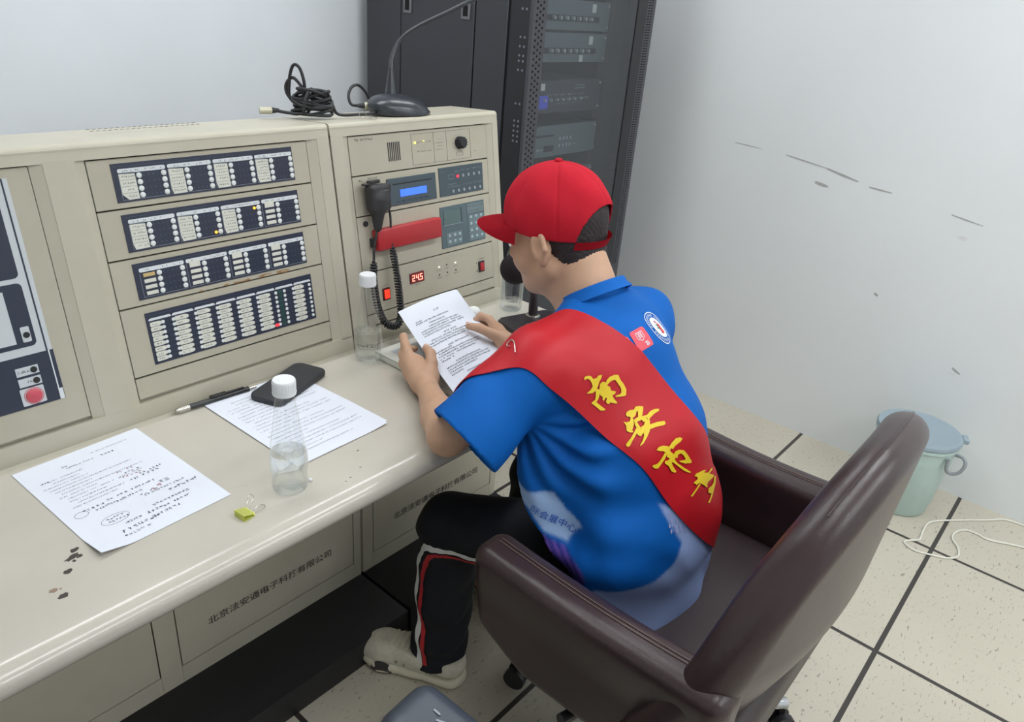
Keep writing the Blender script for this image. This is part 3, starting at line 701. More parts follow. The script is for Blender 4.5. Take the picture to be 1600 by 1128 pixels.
# ---------------- the one long worktop with its bullnose edge
wt_ = thing('worktop', 'long beige console worktop with rounded front edge and dark ink stains', 'desk', (0.47, 1.05, 0.70))
XD = 1.556
prof = [(1.2585, 0.7545), (0.861, 0.755)]
for i in range(1, 15):
    a = math.radians(90+i*12.2); prof.append((0.861+0.036*math.cos(a), 0.729+0.026*math.sin(a)))
prof += [(0.875, 0.7045), (0.905, 0.705), (1.2585, 0.705)]
m = MB(); m.prism(prof, XC0, XD, Matrix(((0, 0, 1, 0), (1, 0, 0, 0), (0, 1, 0, 0), (0, 0, 0, 1))))
for f in m.bm.faces:
    if len(f.verts) == 4: f.smooth = True
build('top', m, M_desk, wt_, sharp=30)
m = MB(); m.box((XC0+0.01, 1.0, 0.66), (XD-0.02, 1.2575, 0.7005)); build('under_frame', m, M_beige, wt_)
m = MB(); Z0 = Matrix.Translation((0, 0, 0.7551))
def blob(cx, cy, rx, ry, ang=0.0, seed=1):
    r = random.Random(seed); n = 16; P = []
    for i in range(n):
        a = 2*math.pi*i/n; q = 1+r.uniform(-0.28, 0.28); x, y = rx*q*math.cos(a), ry*q*math.sin(a)
        P.append((cx+x*math.cos(ang)-y*math.sin(ang), cy+x*math.sin(ang)+y*math.cos(ang)))
    m.prism(P, 0, 0.0004, Z0)
blob(0.266, 0.997, 0.0055, 0.0042, 0.4, 2); blob(0.258, 0.984, 0.011, 0.0042, 0.3, 3); blob(0.266, 0.979, 0.004, 0.003, 0, 5); blob(0.257, 0.974, 0.002, 0.003, 0, 4); blob(0.242, 0.958, 0.0055, 0.0045, 0.2, 6); blob(0.219, 0.914, 0.008, 0.0048, 0.2, 7)
build('ink_stain', m, mat('dried dark ink', (70, 64, 60), 0.6), wt_)
m = MB(); blob(0.214, 0.933, 0.0055, 0.004, 0, 9); blob(0.222, 0.93, 0.0015, 0.0015, 0, 10); blob(0.70, 0.885, 0.002, 0.0014, 0, 11); blob(0.668, 0.872, 0.002, 0.0014, 0, 12); blob(0.73, 0.93, 0.0022, 0.0016, 0, 13); blob(0.655, 0.868, 0.0018, 0.0012, 0, 14)
build('brown_stain', m, mat('faint brown stain', (150, 128, 112), 0.7), wt_)
# ------------------------------------------------------------------ equipment rack
RX0, RX1, RY0, RY1, RZ = 1.813, 2.467, 1.480, 2.215, 2.05
M_rack = mat('dark grey rack steel', (62, 63, 68), 0.45, spec=0.4, noise=0.04, nscale=6, bump=0.04, bscale=600)
M_rackd = mat('black rack steel', (36, 35, 39), 0.45)
M_perf = mat('perforated dark steel', (72, 72, 78), 0.5)
M_hole = mat('punched hole black', (14, 14, 16), 0.9)
rk_ = thing('equipment_rack', 'tall dark grey equipment rack with tinted glass door, standing by the right wall', 'equipment rack', ((RX0+RX1)/2, (RY0+RY1)/2, 0))
m = MB()
m.box((RX0, RY0+0.09, 0.05), (RX0+0.012, RY1, RZ)); m.box((RX1-0.012, RY0+0.02, 0.05), (RX1, RY1, RZ)); m.box((RX0, RY1-0.012, 0.05), (RX1, RY1, RZ))
m.box((RX0, RY0+0.02, RZ-0.05), (RX1, RY1, RZ)); m.box((RX0, RY0+0.02, 0.0), (RX1, RY1, 0.08))
build('carcass', m, M_rackd, rk_)
m = MB(); m.box((RX0-0.008, 1.708, 0.07), (RX0+0.001, 2.038, RZ-0.03), bev=0.002, seg=1); sp = build('side_panel', m, M_rack, rk_)
for yy in (2.005, 1.742):
    m = MB(); m.box((RX0-0.012, yy-0.019, 1.455), (RX0-0.008, yy+0.019, 1.502), bev=0.001, seg=1); build('latch', m, mat('worn grey latch', (112, 112, 116), 0.4), sp)
    m = MB(); m.box((RX0-0.0125, yy-0.010, 1.464), (RX0-0.0118, yy+0.010, 1.494)); build('latch_recess', m, M_hole, sp)
m = MB(); m.box((RX0-0.007, 2.043, 0.07), (RX0+0.001, RY1, RZ-0.03), bev=0.002, seg=1); m.box((RX0-0.007, 1.575, 0.07), (RX0+0.001, 1.703, RZ-0.03), bev=0.002, seg=1); build('side_trim', m, M_rack, rk_)
m = MB(); m.box((RX0-0.004, RY0+0.012, 0.05), (RX0+0.04, RY0+0.088, RZ), bev=0.003, seg=1); build('corner_post', m, M_rackd, rk_)
m = MB()
for z in (1.50, 1.425, 1.40, 1.375, 1.36, 1.335, 1.19, 1.175, 1.16, 1.145, 1.13, 1.24):
    for dy in (0.026, 0.042): m.cyl((RX0-0.0046, RY0+dy, z), (RX0-0.003, RY0+dy, z), 0.0035, 8)
build('post_hole', m, mat('bright screw hole', (130, 130, 140), 0.4), rk_)
m = MB(); m.box((RX0-0.004, RY0, 0.06), (RX0+0.057, RY0+0.012, RZ-0.01)); m.box((RX1-0.053, RY0, 0.06), (RX1, RY0+0.012, RZ-0.01)); m.box((RX0+0.057, RY0, RZ-0.08), (RX1-0.053, RY0+0.012, RZ-0.01)); m.box((RX0+0.057, RY0, 0.06), (RX1-0.053, RY0+0.012, 0.13))
dr = build('door', m, M_perf, rk_)
m = MB(); m.box((RX1-0.110, RY0-0.0008, 0.13), (RX1-0.053, RY0+0.011, RZ-0.08)); build('door_frame', m, M_rackd, dr)
m = MB(); m2 = MB()
for i in range(140):
    z = 0.62+i*0.0085
    for k in range(3):
        if (i+k) % 2: continue
        x = RX0+0.012+k*0.014; m.prism(ell(x, z, 0.0038, 0.0038, 7), 0, 0.0006, frame_m((0, RY0-0.0002, 0), (1, 0, 0), (0, 0, 1)))
    for k in range(2):
        x = RX1-0.040+k*0.016; m2.prism(rrect(x-0.006, z-0.0016, x+0.006, z+0.0016, 0.001, 1), 0, 0.0006, frame_m((0, RY0-0.0002, 0), (1, 0, 0), (0, 0, 1)))
build('perforation', m, M_hole, dr); build('perforation', m2, M_hole, dr)
M_smoke = clear_mat('smoked door glass', (0.80, 0.82, 0.84), haze=0.06, hazecol=(190, 194, 200), ior=1.4)  # pale diffuse haze stands in for light reflected off the pane
m = MB(); m.box((RX0+0.057, RY0+0.002, 0.13), (RX1-0.110, RY0+0.006, RZ-0.08)); build('glass_pane', m, M_smoke, dr)
m = MB(); m.box((2.365, RY0+0.10, 0.08), (2.445, RY0+0.14, RZ-0.05)); m.box((RX0+0.02, RY0+0.10, 0.08), (RX0+0.045, RY0+0.14, RZ-0.05)); build('mounting_rail', m, M_perf, rk_)
# units inside the rack: (zb, zt, kind)
M_unit = mat('grey green unit face', (104, 118, 120), 0.4); M_unitd = mat('dark unit face', (64, 68, 74), 0.4)
YU = 1.585
def unit(zb, zt, nm, lab, dark=False):
    t = thing(nm, lab, 'rack unit', ((1.87+2.34)/2, YU+0.18, zb), 'units in the rack')
    m = MB(); m.box((1.875, YU+0.004, zb), (2.325, YU+0.36, zt)); build('case', m, M_unitd, t)
    m = MB(); m.box((1.862, YU, zb), (2.347, YU+0.004, zt), bev=0.001, seg=1); build('front_panel', m, M_unitd if dark else M_unit, t)
    m = MB()
    for z in (zb+0.012, zt-0.012): m.sphere((2.338, YU-0.001, z), 0.004)
    build('mounting_screw', m, mat('bright steel screw', (190, 190, 190), 0.3, metal=0.8), t)
    return t
FU = lambda z0=0: frame_m((0, YU-0.0006, 0), (1, 0, 0), (0, 0, 1))
M_stk = mat('white paper sticker', (226, 226, 220), 0.6)
M_sock = mat('pale knob plastic', (176, 184, 186), 0.4)
for i, (zb, zt) in enumerate(((1.445, 1.535), (1.348, 1.437))):
    t = unit(zb, zt, 'rack_amplifier', ['grey amplifier with a row of seven knobs, upper one behind rack glass', 'grey amplifier with seven knobs, second down behind rack glass'][i])
    m = MB(); m.box((1.99, YU-0.003, zb+0.026), (2.285, YU, zb+0.044)); build('knob_strip', m, M_rackd, t)
    for k in range(7):
        x = 2.030+k*0.0335; build('knob', MB().cyl((x, YU-0.014, zb+0.036), (x, YU-0.002, zb+0.036), 0.006, 12), M_sock, t)
    m = MB(); m.box((2.243, YU-0.0012, zt-0.034), (2.265, YU, zt-0.008)); build('sticker', m, M_stk, t)
    if i == 1:
        m = MB(); m.box((2.196, YU-0.0012, zb+0.001), (2.216, YU, zb+0.022)); build('sticker', m, M_stk, t)
t = unit(1.190, 1.292, 'rack_mixer', 'dark mixer with small blue lamp and two rows of controls, third in the rack', True)
m = MB(); m.box((2.005, YU-0.0012, 1.262), (2.026, YU, 1.283)); build('sticker', m, M_stk, t)
m = MB(); m.box((1.985, YU-0.003, 1.205), (2.045, YU, 1.245)); build('lit_display', m, mat('lit indigo display', (40, 50, 130), 0.3, emit=(60, 70, 200), estr=0.5), t)
for k in range(7): build('knob', MB().cyl((2.022+k*0.033, YU-0.012, 1.232), (2.022+k*0.033, YU-0.001, 1.232), 0.0045, 10), M_sock, t)
m = MB(); marks(m, 2.20, 2.245, 1.275, 0.006, FU(), 0, gap=0); marks(m, 2.19, 2.245, 1.266, 0.006, FU(), 0, gap=0); marks(m, 2.03, 2.27, 1.247, 0.005, FU(), 0, gap=0.5); marks(m, 2.03, 2.27, 1.218, 0.004, FU(), 0, gap=0.5); marks(m, 2.24, 2.28, 1.233, 0.006, FU(), 0, gap=0); build('printing', m, M_stk, t)
t = unit(1.045, 1.148, 'rack_player', 'grey disc player with two rows of small keys, fourth in the rack')
m = MB(); m.box((1.89, YU-0.002, 1.112), (2.10, YU, 1.118)); m.box((2.05, YU-0.002, 1.062), (2.10, YU, 1.082)); build('disc_slot', m, M_rackd, t)
m = MB()
for r_ in range(2):
    for k in range(4): m.box((2.128+k*0.020, YU-0.003, 1.073+r_*0.024), (2.137+k*0.020, YU, 1.083+r_*0.024))
build('key_row', m, M_sock, t)
m = MB(); marks(m, 2.01, 2.05, 1.07, 0.008, FU(), 0, gap=0); marks(m, 2.21, 2.235, 1.078, 0.004, FU(), 0, gap=0); build('printing', m, M_stk, t)
t = unit(0.905, 0.995, 'rack_receiver', 'grey plain receiver low in the rack, mostly behind the red cap')
m = MB(); m.box((1.95, YU-0.003, 0.93), (2.15, YU, 0.965)); build('display_window', m, M_rackd, t)
t = unit(0.70, 0.79, 'rack_power_unit', 'grey power unit lowest in the rack, hidden behind the sitting person')
m = MB(); m.box((1.95, YU-0.003, 0.72), (2.15, YU, 0.75)); build('socket_row', m, M_rackd, t)
# ------------------------------------------------------------------ things on the worktop
TZ = 0.755
M_paper = mat('white office paper', (232, 236, 246), 0.75, spec=0.25)
M_print = mat('laser print ink', (66, 68, 78), 0.8); M_pen = mat('pen ink handwriting', (74, 78, 92), 0.8); M_pink = mat('faint red pen ink', (190, 140, 150), 0.8)
def sheet_mesh(name, parent, LL, U, V, wd, ht, bend, patch=None):
    U = Vector(U).normalized(); V = Vector(V); Nn = U.cross(V).normalized(); V = Nn.cross(U)
    F = lambda x, y, z=0: Vector(LL)+U*x+V*y+Nn*(bend(x, y)+z)
    if patch:
        a_, b_, c_, d_ = patch; Np = (b_-a_).cross(d_-a_).normalized()
        F = lambda x, y, z=0: a_*(1-x/wd)*(1-y/ht)+b_*(x/wd)*(1-y/ht)+c_*(x/wd)*(y/ht)+d_*(1-x/wd)*(y/ht)+Np*(bend(x, y)+z)
    m = MB(); nu, nv = 16, 20
    for zo in (0.0, -0.00025): m.grid(lambda a, b: F(a*wd, b*ht, zo), nu, nv)
    bmesh.ops.recalc_face_normals(m.bm, faces=m.bm.faces)
    return build(name, m, M_paper, parent, sharp=None), F
def print_on(name, parent, F, mb, m_, lift=0.0004):
    for v in mb.bm.verts: v.co = F(v.co.x, v.co.y, lift)
    return build(name, mb, m_, parent)
I4 = Matrix.Identity(4)
# --- left sheet, typed notes with handwriting
t = thing('paper_sheet', 'white sheet with typed lines and handwritten notes, beside the ink stains', 'paper', (0.385, 1.11, TZ))
bendA = lambda x, y: 0.0010+0.0002*math.sin(y*18)+0.010*max(0, 0.045-x-y*0.8)/0.045*(1 if x+y < 0.045 else 0)
ps, F = sheet_mesh('page', t, (0.2865, 0.952, TZ), (0.2085, 0.0125, 0), (-0.0128, 0.299, 0), 0.21, 0.297, bendA)
m = MB(); r = random.Random(3)
marks(m, 0.062, 0.072, 0.262, 0.0055, I4, 0, r, gap=0); marks(m, 0.066, 0.110, 0.255, 0.0042, I4, 0, r); marks(m, 0.115, 0.178, 0.2725, 0.003, I4, 0, r, gap=0.05); marks(m, 0.118, 0.146, 0.254, 0.006, I4, 0, r)
for k, (a, b) in enumerate(((0.018, 0.085), (0.03, 0.075), (0.014, 0.085), (0.02, 0.15), (0.024, 0.08), (0.03, 0.16), (0.022, 0.078), (0.03, 0.15), (0.026, 0.085), (0.034, 0.11), (0.022, 0.095))):
    marks(m, a, b, 0.236-k*0.0095, 0.0033, I4, 0, r, gap=0.08)
print_on('printing', ps, F, m, M_print)
m = MB()
for a, b, y, h in ((0.015, 0.03, 0.2365, 0.0045), (0.03, 0.06, 0.122, 0.007), (0.068, 0.15, 0.125, 0.006), (0.045, 0.12, 0.112, 0.0065), (0.12, 0.175, 0.15, 0.0075), (0.14, 0.178, 0.158, 0.006), (0.105, 0.135, 0.100, 0.006), (0.115, 0.185, 0.095, 0.0055), (0.11, 0.17, 0.062, 0.0065), (0.15, 0.198, 0.082, 0.0075), (0.06, 0.115, 0.050, 0.007), (0.048, 0.105, 0.034, 0.0085), (0.095, 0.14, 0.036, 0.007), (0.045, 0.085, 0.022, 0.006), (0.12, 0.165, 0.049, 0.006), (0.125, 0.15, 0.175, 0.0055), (0.044, 0.068, 0.076, 0.0055), (0.044, 0.072, 0.068, 0.0055), (0.15, 0.166, 0.112, 0.009)):
    marks(m, a, b, y, h, I4, 0, r, dens=1.3, gap=0.12)
m.tube([(0.056+0.021*math.cos(a/3.5), 0.072+0.012*math.sin(a/3.5), 0) for a in range(22)], 0.0003, 4, closed=True)
m.tube([(0.026+0.010*math.cos(a/3.5), 0.116+0.008*math.sin(a/3.5), 0) for a in range(22)], 0.0003, 4, closed=True)
print_on('handwriting', ps, F, m, M_pen)
m = MB(); marks(m, 0.115, 0.15, 0.165, 0.007, I4, 0, r); marks(m, 0.13, 0.15, 0.105, 0.012, I4, 0, r); marks(m, 0.115, 0.14, 0.185, 0.006, I4, 0, r); print_on('red_handwriting', ps, F, m, M_pink)
# --- two stacked sheets beneath the phone
for i, (dx, dy, ang) in enumerate(((0.006, 0.004, 0.018), (0, 0, 0))):
    t = thing('paper_sheet', ['lower white sheet with corner showing, in the pair under the phone', 'upper white printed sheet under the phone, beside the water bottle'][i], 'paper', (0.73+dx, 1.1, TZ), 'sheets under the phone')
    c, s_ = math.cos(ang), math.sin(ang); U0 = Vector((0.2135, 0.0075, 0)); V0 = Vector((0.0115, 0.2985, 0))
    Rz = Matrix.Rotation(ang, 3, 'Z'); z = TZ+0.0003+0.0009*i
    ps, F = sheet_mesh('page', t, (0.620+dx, 0.957+dy, z), Rz @ U0, Rz @ V0, 0.21, 0.297, lambda x, y: 0.0008+0.0004*math.sin(x*25)+(0.0035*max(0, (x-0.15)/0.06)**2 if y < 0.1 else 0.0035*max(0, (x-0.15)/0.06)**2*max(0, 1-(y-0.1)*6)))
    if i == 1:
        m = MB(); r = random.Random(5)
        for k in range(21):
            a = 0.018+(0.012 if k % 4 == 0 else 0); b = [0.155, 0.19, 0.188, 0.09][k % 4]
            if k < 2: a, b = 0.04, 0.09
            marks(m, a, b, 0.268-k*0.0118, 0.0034, I4, 0, r, gap=0.08)
        print_on('printing', ps, F, m, M_print)
# --- phone in a dark case
def rbox_thing(name, mb, m_, par): return build(name, mb, m_, par)
t = thing('phone', 'black smartphone in a dark case lying face down on printed sheets', 'phone', (0.777, 1.2165, TZ+0.0030))
Mp = Matrix.Translation((0.777, 1.2135, TZ+0.0032)) @ Matrix.Rotation(math.radians(21.0), 4, 'Z')
M_case = mat('dark rubber phone case', (48, 50, 54), 0.55, bump=0.05)
m = MB(); m.prism(rrect(-0.084, -0.038, 0.084, 0.038, 0.012), 0.0, 0.0115, Mp, bev=0.0025, seg=3); ph = build('case', m, M_case, t)
m = MB()
for k in range(4): m.prism(ell(-0.0825, -0.018+k*0.006, 0.002, 0.0012, 6), 0.004, 0.0062, Mp)
for k in range(4):
    m.box((-0.0845, -0.020+k*0.0055, 0.0045), (-0.0838, -0.0175+k*0.0055, 0.0065), Mp)
build('port_row', m, M_inkb, ph)
# --- ballpoint pen
t = thing('pen', 'black and clear ballpoint pen with silver tip end, touching the phone', 'pen', (0.63, 1.258, TZ+0.006))
pa, pb = Vector((0.556, 1.2615, TZ+0.0063)), Vector((0.722, 1.2515, TZ+0.0063)); pd = (pb-pa).normalized(); PL = (pb-pa).length
M_silver = mat('brushed silver metal', (196, 192, 184), 0.25, metal=0.9); M_bplas = mat('glossy black plastic', (30, 30, 32), 0.25)
m = MB(); m.cyl(pa+pd*0.026, pa+pd*0.075, 0.0058, 16); build('grip', m, mat('grey black pen grip', (56, 58, 58), 0.35), t)
m = MB(); m.cyl(pa+pd*0.075, pa+pd*0.150, 0.0058, 16); bb = build('barrel', m, M_bplas, t)
m = MB(); m.cyl(pa, pa+pd*0.003, 0.0042, 14); m.cyl(pa+pd*0.003, pa+pd*0.026, 0.0056, 16, 0.0060); build('silver_end', m, M_silver, t)
m = MB(); m.cyl(pa+pd*0.150, pa+pd*PL, 0.0040, 12, 0.0032); build('push_button', m, M_silver, t)
m = MB(); Mc = frame_m(pa+pd*0.068, pd, Vector((0, 0, 1)).cross(pd)); m.box((0, -0.0045, 0.0055), (0.034, 0.0045, 0.0095), Mc, bev=0.001, seg=1); m.box((0.030, -0.0025, 0.006), (0.072, 0.0025, 0.0082), Mc, bev=0.0008, seg=1); build('clip', m, M_bplas, t)
# --- water bottles
M_pet = clear_mat('clear bottle plastic', (0.975, 0.985, 0.985), haze=0.02, hazecol=(225, 230, 232), ior=1.6)
M_water = glass_mat('still water', 1.33, (0.985, 1.0, 1.0))
def soften(m, f):
    nt = m.node_tree; o = [n for n in nt.nodes if n.type == 'OUTPUT_MATERIAL'][0]; sh = o.inputs[0].links[0].from_socket
    tr = nt.nodes.new('ShaderNodeBsdfTransparent'); tr.inputs[0].default_value = (0.97, 0.985, 0.985, 1); mx = nt.nodes.new('ShaderNodeMixShader'); mx.inputs[0].default_value = f
    nt.links.new(sh, mx.inputs[1]); nt.links.new(tr.outputs[0], mx.inputs[2]); nt.links.new(mx.outputs[0], o.inputs[0])
soften(M_water, 0.5); M_cap = mat('white ribbed cap plastic', (236, 238, 240), 0.4)
M_lab = mat('black bottle print', (52, 56, 62), 0.6)
def bottle(lab, x, y, level, tall=False, rot=0.0):
    t = thing('water_bottle', lab, 'bottle', (x, y, TZ), 'clear water bottles')
    T4 = Matrix.Translation((x, y, TZ+0.0005)) @ Matrix.Rotation(rot, 4, 'Z')
    if tall: pr = [(0.0, 0.004), (0.018, 0.004), (0.026, 0.0), (0.0305, 0.004), (0.0315, 0.012), (0.0315, 0.105), (0.030, 0.118), (0.022, 0.150), (0.0165, 0.170), (0.0145, 0.180), (0.0138, 0.190)]
    else: pr = [(0.0, 0.005), (0.016, 0.005), (0.0245, 0.0), (0.0292, 0.003), (0.0312, 0.010), (0.0298, 0.022), (0.0300, 0.030), (0.0318, 0.042), (0.0318, 0.060), (0.0310, 0.068), (0.0285, 0.082), (0.0235, 0.115), (0.0185, 0.150), (0.0155, 0.172), (0.0145, 0.180), (0.0138, 0.190)]
    b = build('bottle_shell', MB().lathe(pr, T4, 40), M_pet, t, sharp=None)
    wp = [(0, pr[0][1]+0.0012)] + [(max(0, rr-0.0012), zz+0.0012) for rr, zz in pr if 0.0 < rr and zz+0.0012 < level]
    for (r0, z0), (r1, z1) in zip(pr, pr[1:]):
        if z0+0.0012 < level <= z1+0.0012: f = (level-z0-0.0012)/(z1-z0); wp.append((r0+(r1-r0)*f-0.0012, level))
    wp += [(0, level)]
    build('water', MB().lathe(wp, T4, 40), M_water, t, sharp=30)
    m = MB(); cp = []
    m.lathe([(0.0150, 0.181), (0.0182, 0.181), (0.0182, 0.2045), (0.0170, 0.2065), (0, 0.2065)], T4, 40)
    for k in range(36):
        a = 2*math.pi*k/36; m.box((0.0180, -0.0006, 0.185), (0.0186, 0.0006, 0.203), T4 @ Matrix.Rotation(a, 4, 'Z'))
    c = build('cap', m, M_cap, t, sharp=50)
    m = MB(); m.tube([T4 @ Vector((0.0184*math.cos(a*math.pi/20), 0.0184*math.sin(a*math.pi/20), 0.1845)) for a in range(40)], 0.0007, 5, closed=True); build('tear_ring', m, M_cap, c)
    return t, T4
def curved_print(name, parent, T4, rad, lines, seed, m_):
    m = MB(); r = random.Random(seed)
    for a0, a1, z, h in lines: marks(m, a0*rad, a1*rad, z, h, I4, 0, r, gap=0.1, dens=1.2)
    for v in m.bm.verts:
        a = v.co.x/rad; v.co = T4 @ Vector((rad*math.cos(a), rad*math.sin(a), v.co.y))
    return build(name, m, m_, parent)
bt1, _ = bottle('clear water bottle with white cap nearest the yellow clip, third full', 0.5765, 0.916, 0.074)
bt2, T2 = bottle('half empty clear water bottle with white cap beside the coiled cord', 0.9865, 1.213, 0.074)
curved_print('printed_label', bt2, T2, 0.0319, [(-3.1, -1.4, 0.046, 0.006), (-2.4, -1.5, 0.050, 0.004), (-2.9, -1.5, 0.0385, 0.0022)], 4, M_lab)
bt3, T3 = bottle('full clear water bottle with black printed label, behind the black foam microphone', 1.4780, 1.2060, 0.135, True)
curved_print('printed_label', bt3, T3, 0.0319, [(-2.9, -1.6, 0.100-k*0.0062, 0.0032) for k in range(9)]+[(-2.9, -1.9, 0.042, 0.005), (-2.7, -2.1, 0.034, 0.004)], 6, M_lab)
# --- yellow binder clip
t = thing('binder_clip', 'small yellow binder clip with silver wire handles, between bottle and notes', 'clip', (0.482, 0.902, TZ))
Mk = frame_m((0.4815, 0.9015, TZ+0.0002), (0.10, -0.99, 0), (0.99, 0.10, 0))   # u: along the spine, v: towards the jaws
M_yel = mat('yellow lacquered steel', (238, 242, 140), 0.35)
m = MB()
for (y0, z0, y1, z1) in ((-0.009, 0.0, 0.010, 0.0004), (-0.009, 0.0, -0.0086, 0.0105), (-0.009, 0.0105, 0.010, 0.0045)):
    m.add([Mk @ Vector((sx, y, z)) for sx in (-0.0125, 0.0125) for y, z in ((y0, z0), (y1, z1))] , [(0, 1, 3, 2)])
bmesh.ops.solidify(m.bm, geom=m.bm.faces[:], thickness=0.0005)
m.cyl(Mk @ Vector((-0.0125, 0.0105, 0.0047)), Mk @ Vector((0.0125, 0.0105, 0.0047)), 0.0011, 8); m.cyl(Mk @ Vector((-0.0125, 0.0105, 0.0011)), Mk @ Vector((0.0125, 0.0105, 0.0011)), 0.0011, 8)
build('spring_body', m, M_yel, t)
for k, (zz, dz, lean) in enumerate(((0.0052, 0.004, 0.9), (0.0012, 0.0022, 1.0))):
    m = MB(); pts = [(-0.0045, 0.0105, zz), (-0.0042, 0.020, zz+dz*0.6), (-0.0062, 0.030, zz+dz), (-0.003, 0.0345, zz+dz), (0.003, 0.0345, zz+dz), (0.0062, 0.030, zz+dz), (0.0042, 0.020, zz+dz*0.6), (0.0045, 0.0105, zz)]
    if k == 0: pts = [(p[0]-0.006+(p[1]-0.0105)*-0.5, 0.0105+(p[1]-0.0105)*0.8, p[2]+(p[1]-0.0105)*0.25) for p in pts]
    else: pts = [(p[0]+0.004, p[1], p[2]) for p in pts]
    m.tube(curve([Mk @ Vector(p) for p in pts], 5), 0.0006, 6); build('wire_handle', m, M_silver, t)
# --- small white bead by the bottle
m = MB(); m.sphere((0.6115, 0.9085, TZ+0.0033), 0.0033, n=14, k=8); build('bead', m, M_cap, None, tagd=dict(label='tiny white plastic bead on worktop beside the bottle', category='bead'), at=(0.6115, 0.9085, TZ))
# --- crumpled tissue behind the held page
t = thing('tissue', 'crumpled white paper tissue lying behind the held page', 'tissue', (1.352, 1.232, TZ))
S = SDF(); r = random.Random(12)
S.ell((1.352, 1.230, TZ+0.016), (0.022, 0.017, 0.016), k=0)
for k in range(12): S.ell((1.352+r.uniform(-0.018, 0.018), 1.230+r.uniform(-0.012, 0.012), TZ+0.014+r.uniform(-0.008, 0.014)), (r.uniform(0.005, 0.012), r.uniform(0.004, 0.009), r.uniform(0.004, 0.010)), k=0.003)
V, Fc = S.mesh((1.315, 1.20, TZ-0.003), (1.39, 1.262, TZ+0.045), 0.0016, 1); V[:, 2] = np.maximum(V[:, 2], TZ+0.0002)
mesh_np('wad', V, Fc, mat('white tissue', (236, 238, 236), 0.9), t)
# --- pale booklet under the held page
t = thing('booklet', 'thick white booklet with grey framed cover, under the held page', 'booklet', (1.10, 1.07, TZ))
m = MB(); m.box((1.003, 0.938, TZ+0.0005), (1.196, 1.208, TZ+0.0035), bev=0.0006, seg=1); m.box((1.003, 0.938, TZ+0.0145), (1.196, 1.208, TZ+0.0175), bev=0.0006, seg=1); m.box((1.003, 0.938, TZ+0.002), (1.0065, 1.208, TZ+0.016)); build('cover', m, mat('cream booklet cover', (222, 222, 212), 0.5), t)
m = MB(); m.box((1.006, 0.941, TZ+0.0030), (1.193, 1.2055, TZ+0.0150)); build('page_block', m, M_paper, t)
m = MB(); m.box((1.028, 0.975, TZ+0.0175), (1.17, 1.185, TZ+0.0178)); build('cover_frame', m, mat('pale grey cover print', (196, 200, 202), 0.6), t)
# --- held page (two leaves)
t = thing('held_page', 'white printed speech pages held up in both hands above the booklet', 'paper', (1.12, 1.06, 0.80))
LLp, LRp, ULp, URp = Vector((0.977, 0.918, 0.781)), Vector((1.172, 0.934, 0.781)), Vector((1.058, 1.194, 0.860)), Vector((1.267, 1.215, 0.860))
Up = (LRp-LLp); Vp = (ULp-LLp)
bendP = lambda x, y: 0.006*math.sin(x/0.21*math.pi)-0.003*math.sin(y/0.297*math.pi)
for i, (nm, dz) in enumerate((('back_leaf', -0.0012), ('front_leaf', 0.0))):
    Ux = Up.normalized(); Nn = Ux.cross(Vp).normalized()
    of = Nn*dz+Ux*(0.004*(1-i))-Vp.normalized()*(0.003*(1-i))
    ps, Fh = sheet_mesh(nm, t, LLp, Up, Vp, 0.21, 0.297, bendP, [LLp+of, LRp+of*(3 if i == 0 else 1), URp+of, ULp+of])
m = MB(); r = random.Random(8)
marks(m, 0.096, 0.112, 0.256, 0.0068, I4, 0, r, gap=0, dens=1.6)
for k, (a, b, y) in enumerate(((0.026, 0.042, 0.241), (0.05, 0.135, 0.2345), (0.022, 0.046, 0.2345), (0.06, 0.112, 0.2235), (0.055, 0.16, 0.2145), (0.024, 0.165, 0.207), (0.024, 0.17, 0.1995), (0.024, 0.115, 0.192), (0.082, 0.125, 0.1805), (0.034, 0.17, 0.172), (0.024, 0.172, 0.1645), (0.024, 0.165, 0.157), (0.07, 0.145, 0.140), (0.024, 0.08, 0.133), (0.024, 0.172, 0.126), (0.024, 0.172, 0.1185), (0.024, 0.15, 0.111), (0.024, 0.06, 0.1035), (0.06, 0.15, 0.088), (0.024, 0.172, 0.0805), (0.024, 0.172, 0.073), (0.024, 0.12, 0.0655), (0.024, 0.06, 0.058), (0.07, 0.12, 0.048))):
    marks(m, a, b, y, 0.0052, I4, 0, r, gap=0.03, dens=1.8)
print_on('printing', ps, Fh, m, M_print)
# --- black desk microphone with foam ball
t = thing('desk_microphone', 'black desk microphone with round foam cover, beside the labelled bottle', 'microphone', (1.43, 1.06, TZ))
M_mic = mat('dark brown black plastic', (44, 38, 42), 0.45); M_foam = mat('black foam', (34, 27, 31), 0.95, bump=0.6, bscale=900)
Md = Matrix.Translation((1.415, 1.055, TZ+0.0003)) @ Matrix.Rotation(math.radians(-16), 4, 'Z')
m = MB(); m.prism(rrect(-0.085, -0.075, 0.085, 0.075, 0.014), 0.0, 0.024, Md, bev=0.006, seg=3); bs = build('base', m, M_mic, t)
m = MB(); m.box((-0.035, 0.0, 0.0238), (0.0, 0.012, 0.0265), Md, bev=0.001, seg=1); build('switch', m, M_silver, bs)
q = Vector((1.443, 1.100, TZ+0.024))
m = MB(); m.lathe([(0.0, 0), (0.019, 0), (0.019, 0.004), (0.014, 0.006), (0, 0.006)], Matrix.Translation(q), 24); build('collar', m, M_silver, bs)
m = MB(); m.cyl(q+Vector((0, 0, 0.004)), q+Vector((-0.004, 0.0, 0.062)), 0.0125, 20, 0.0115); m.cyl(q+Vector((-0.004, 0, 0.062)), q+Vector((-0.006, 0, 0.10)), 0.0115, 20, 0.006); build('stem', m, M_mic, t)
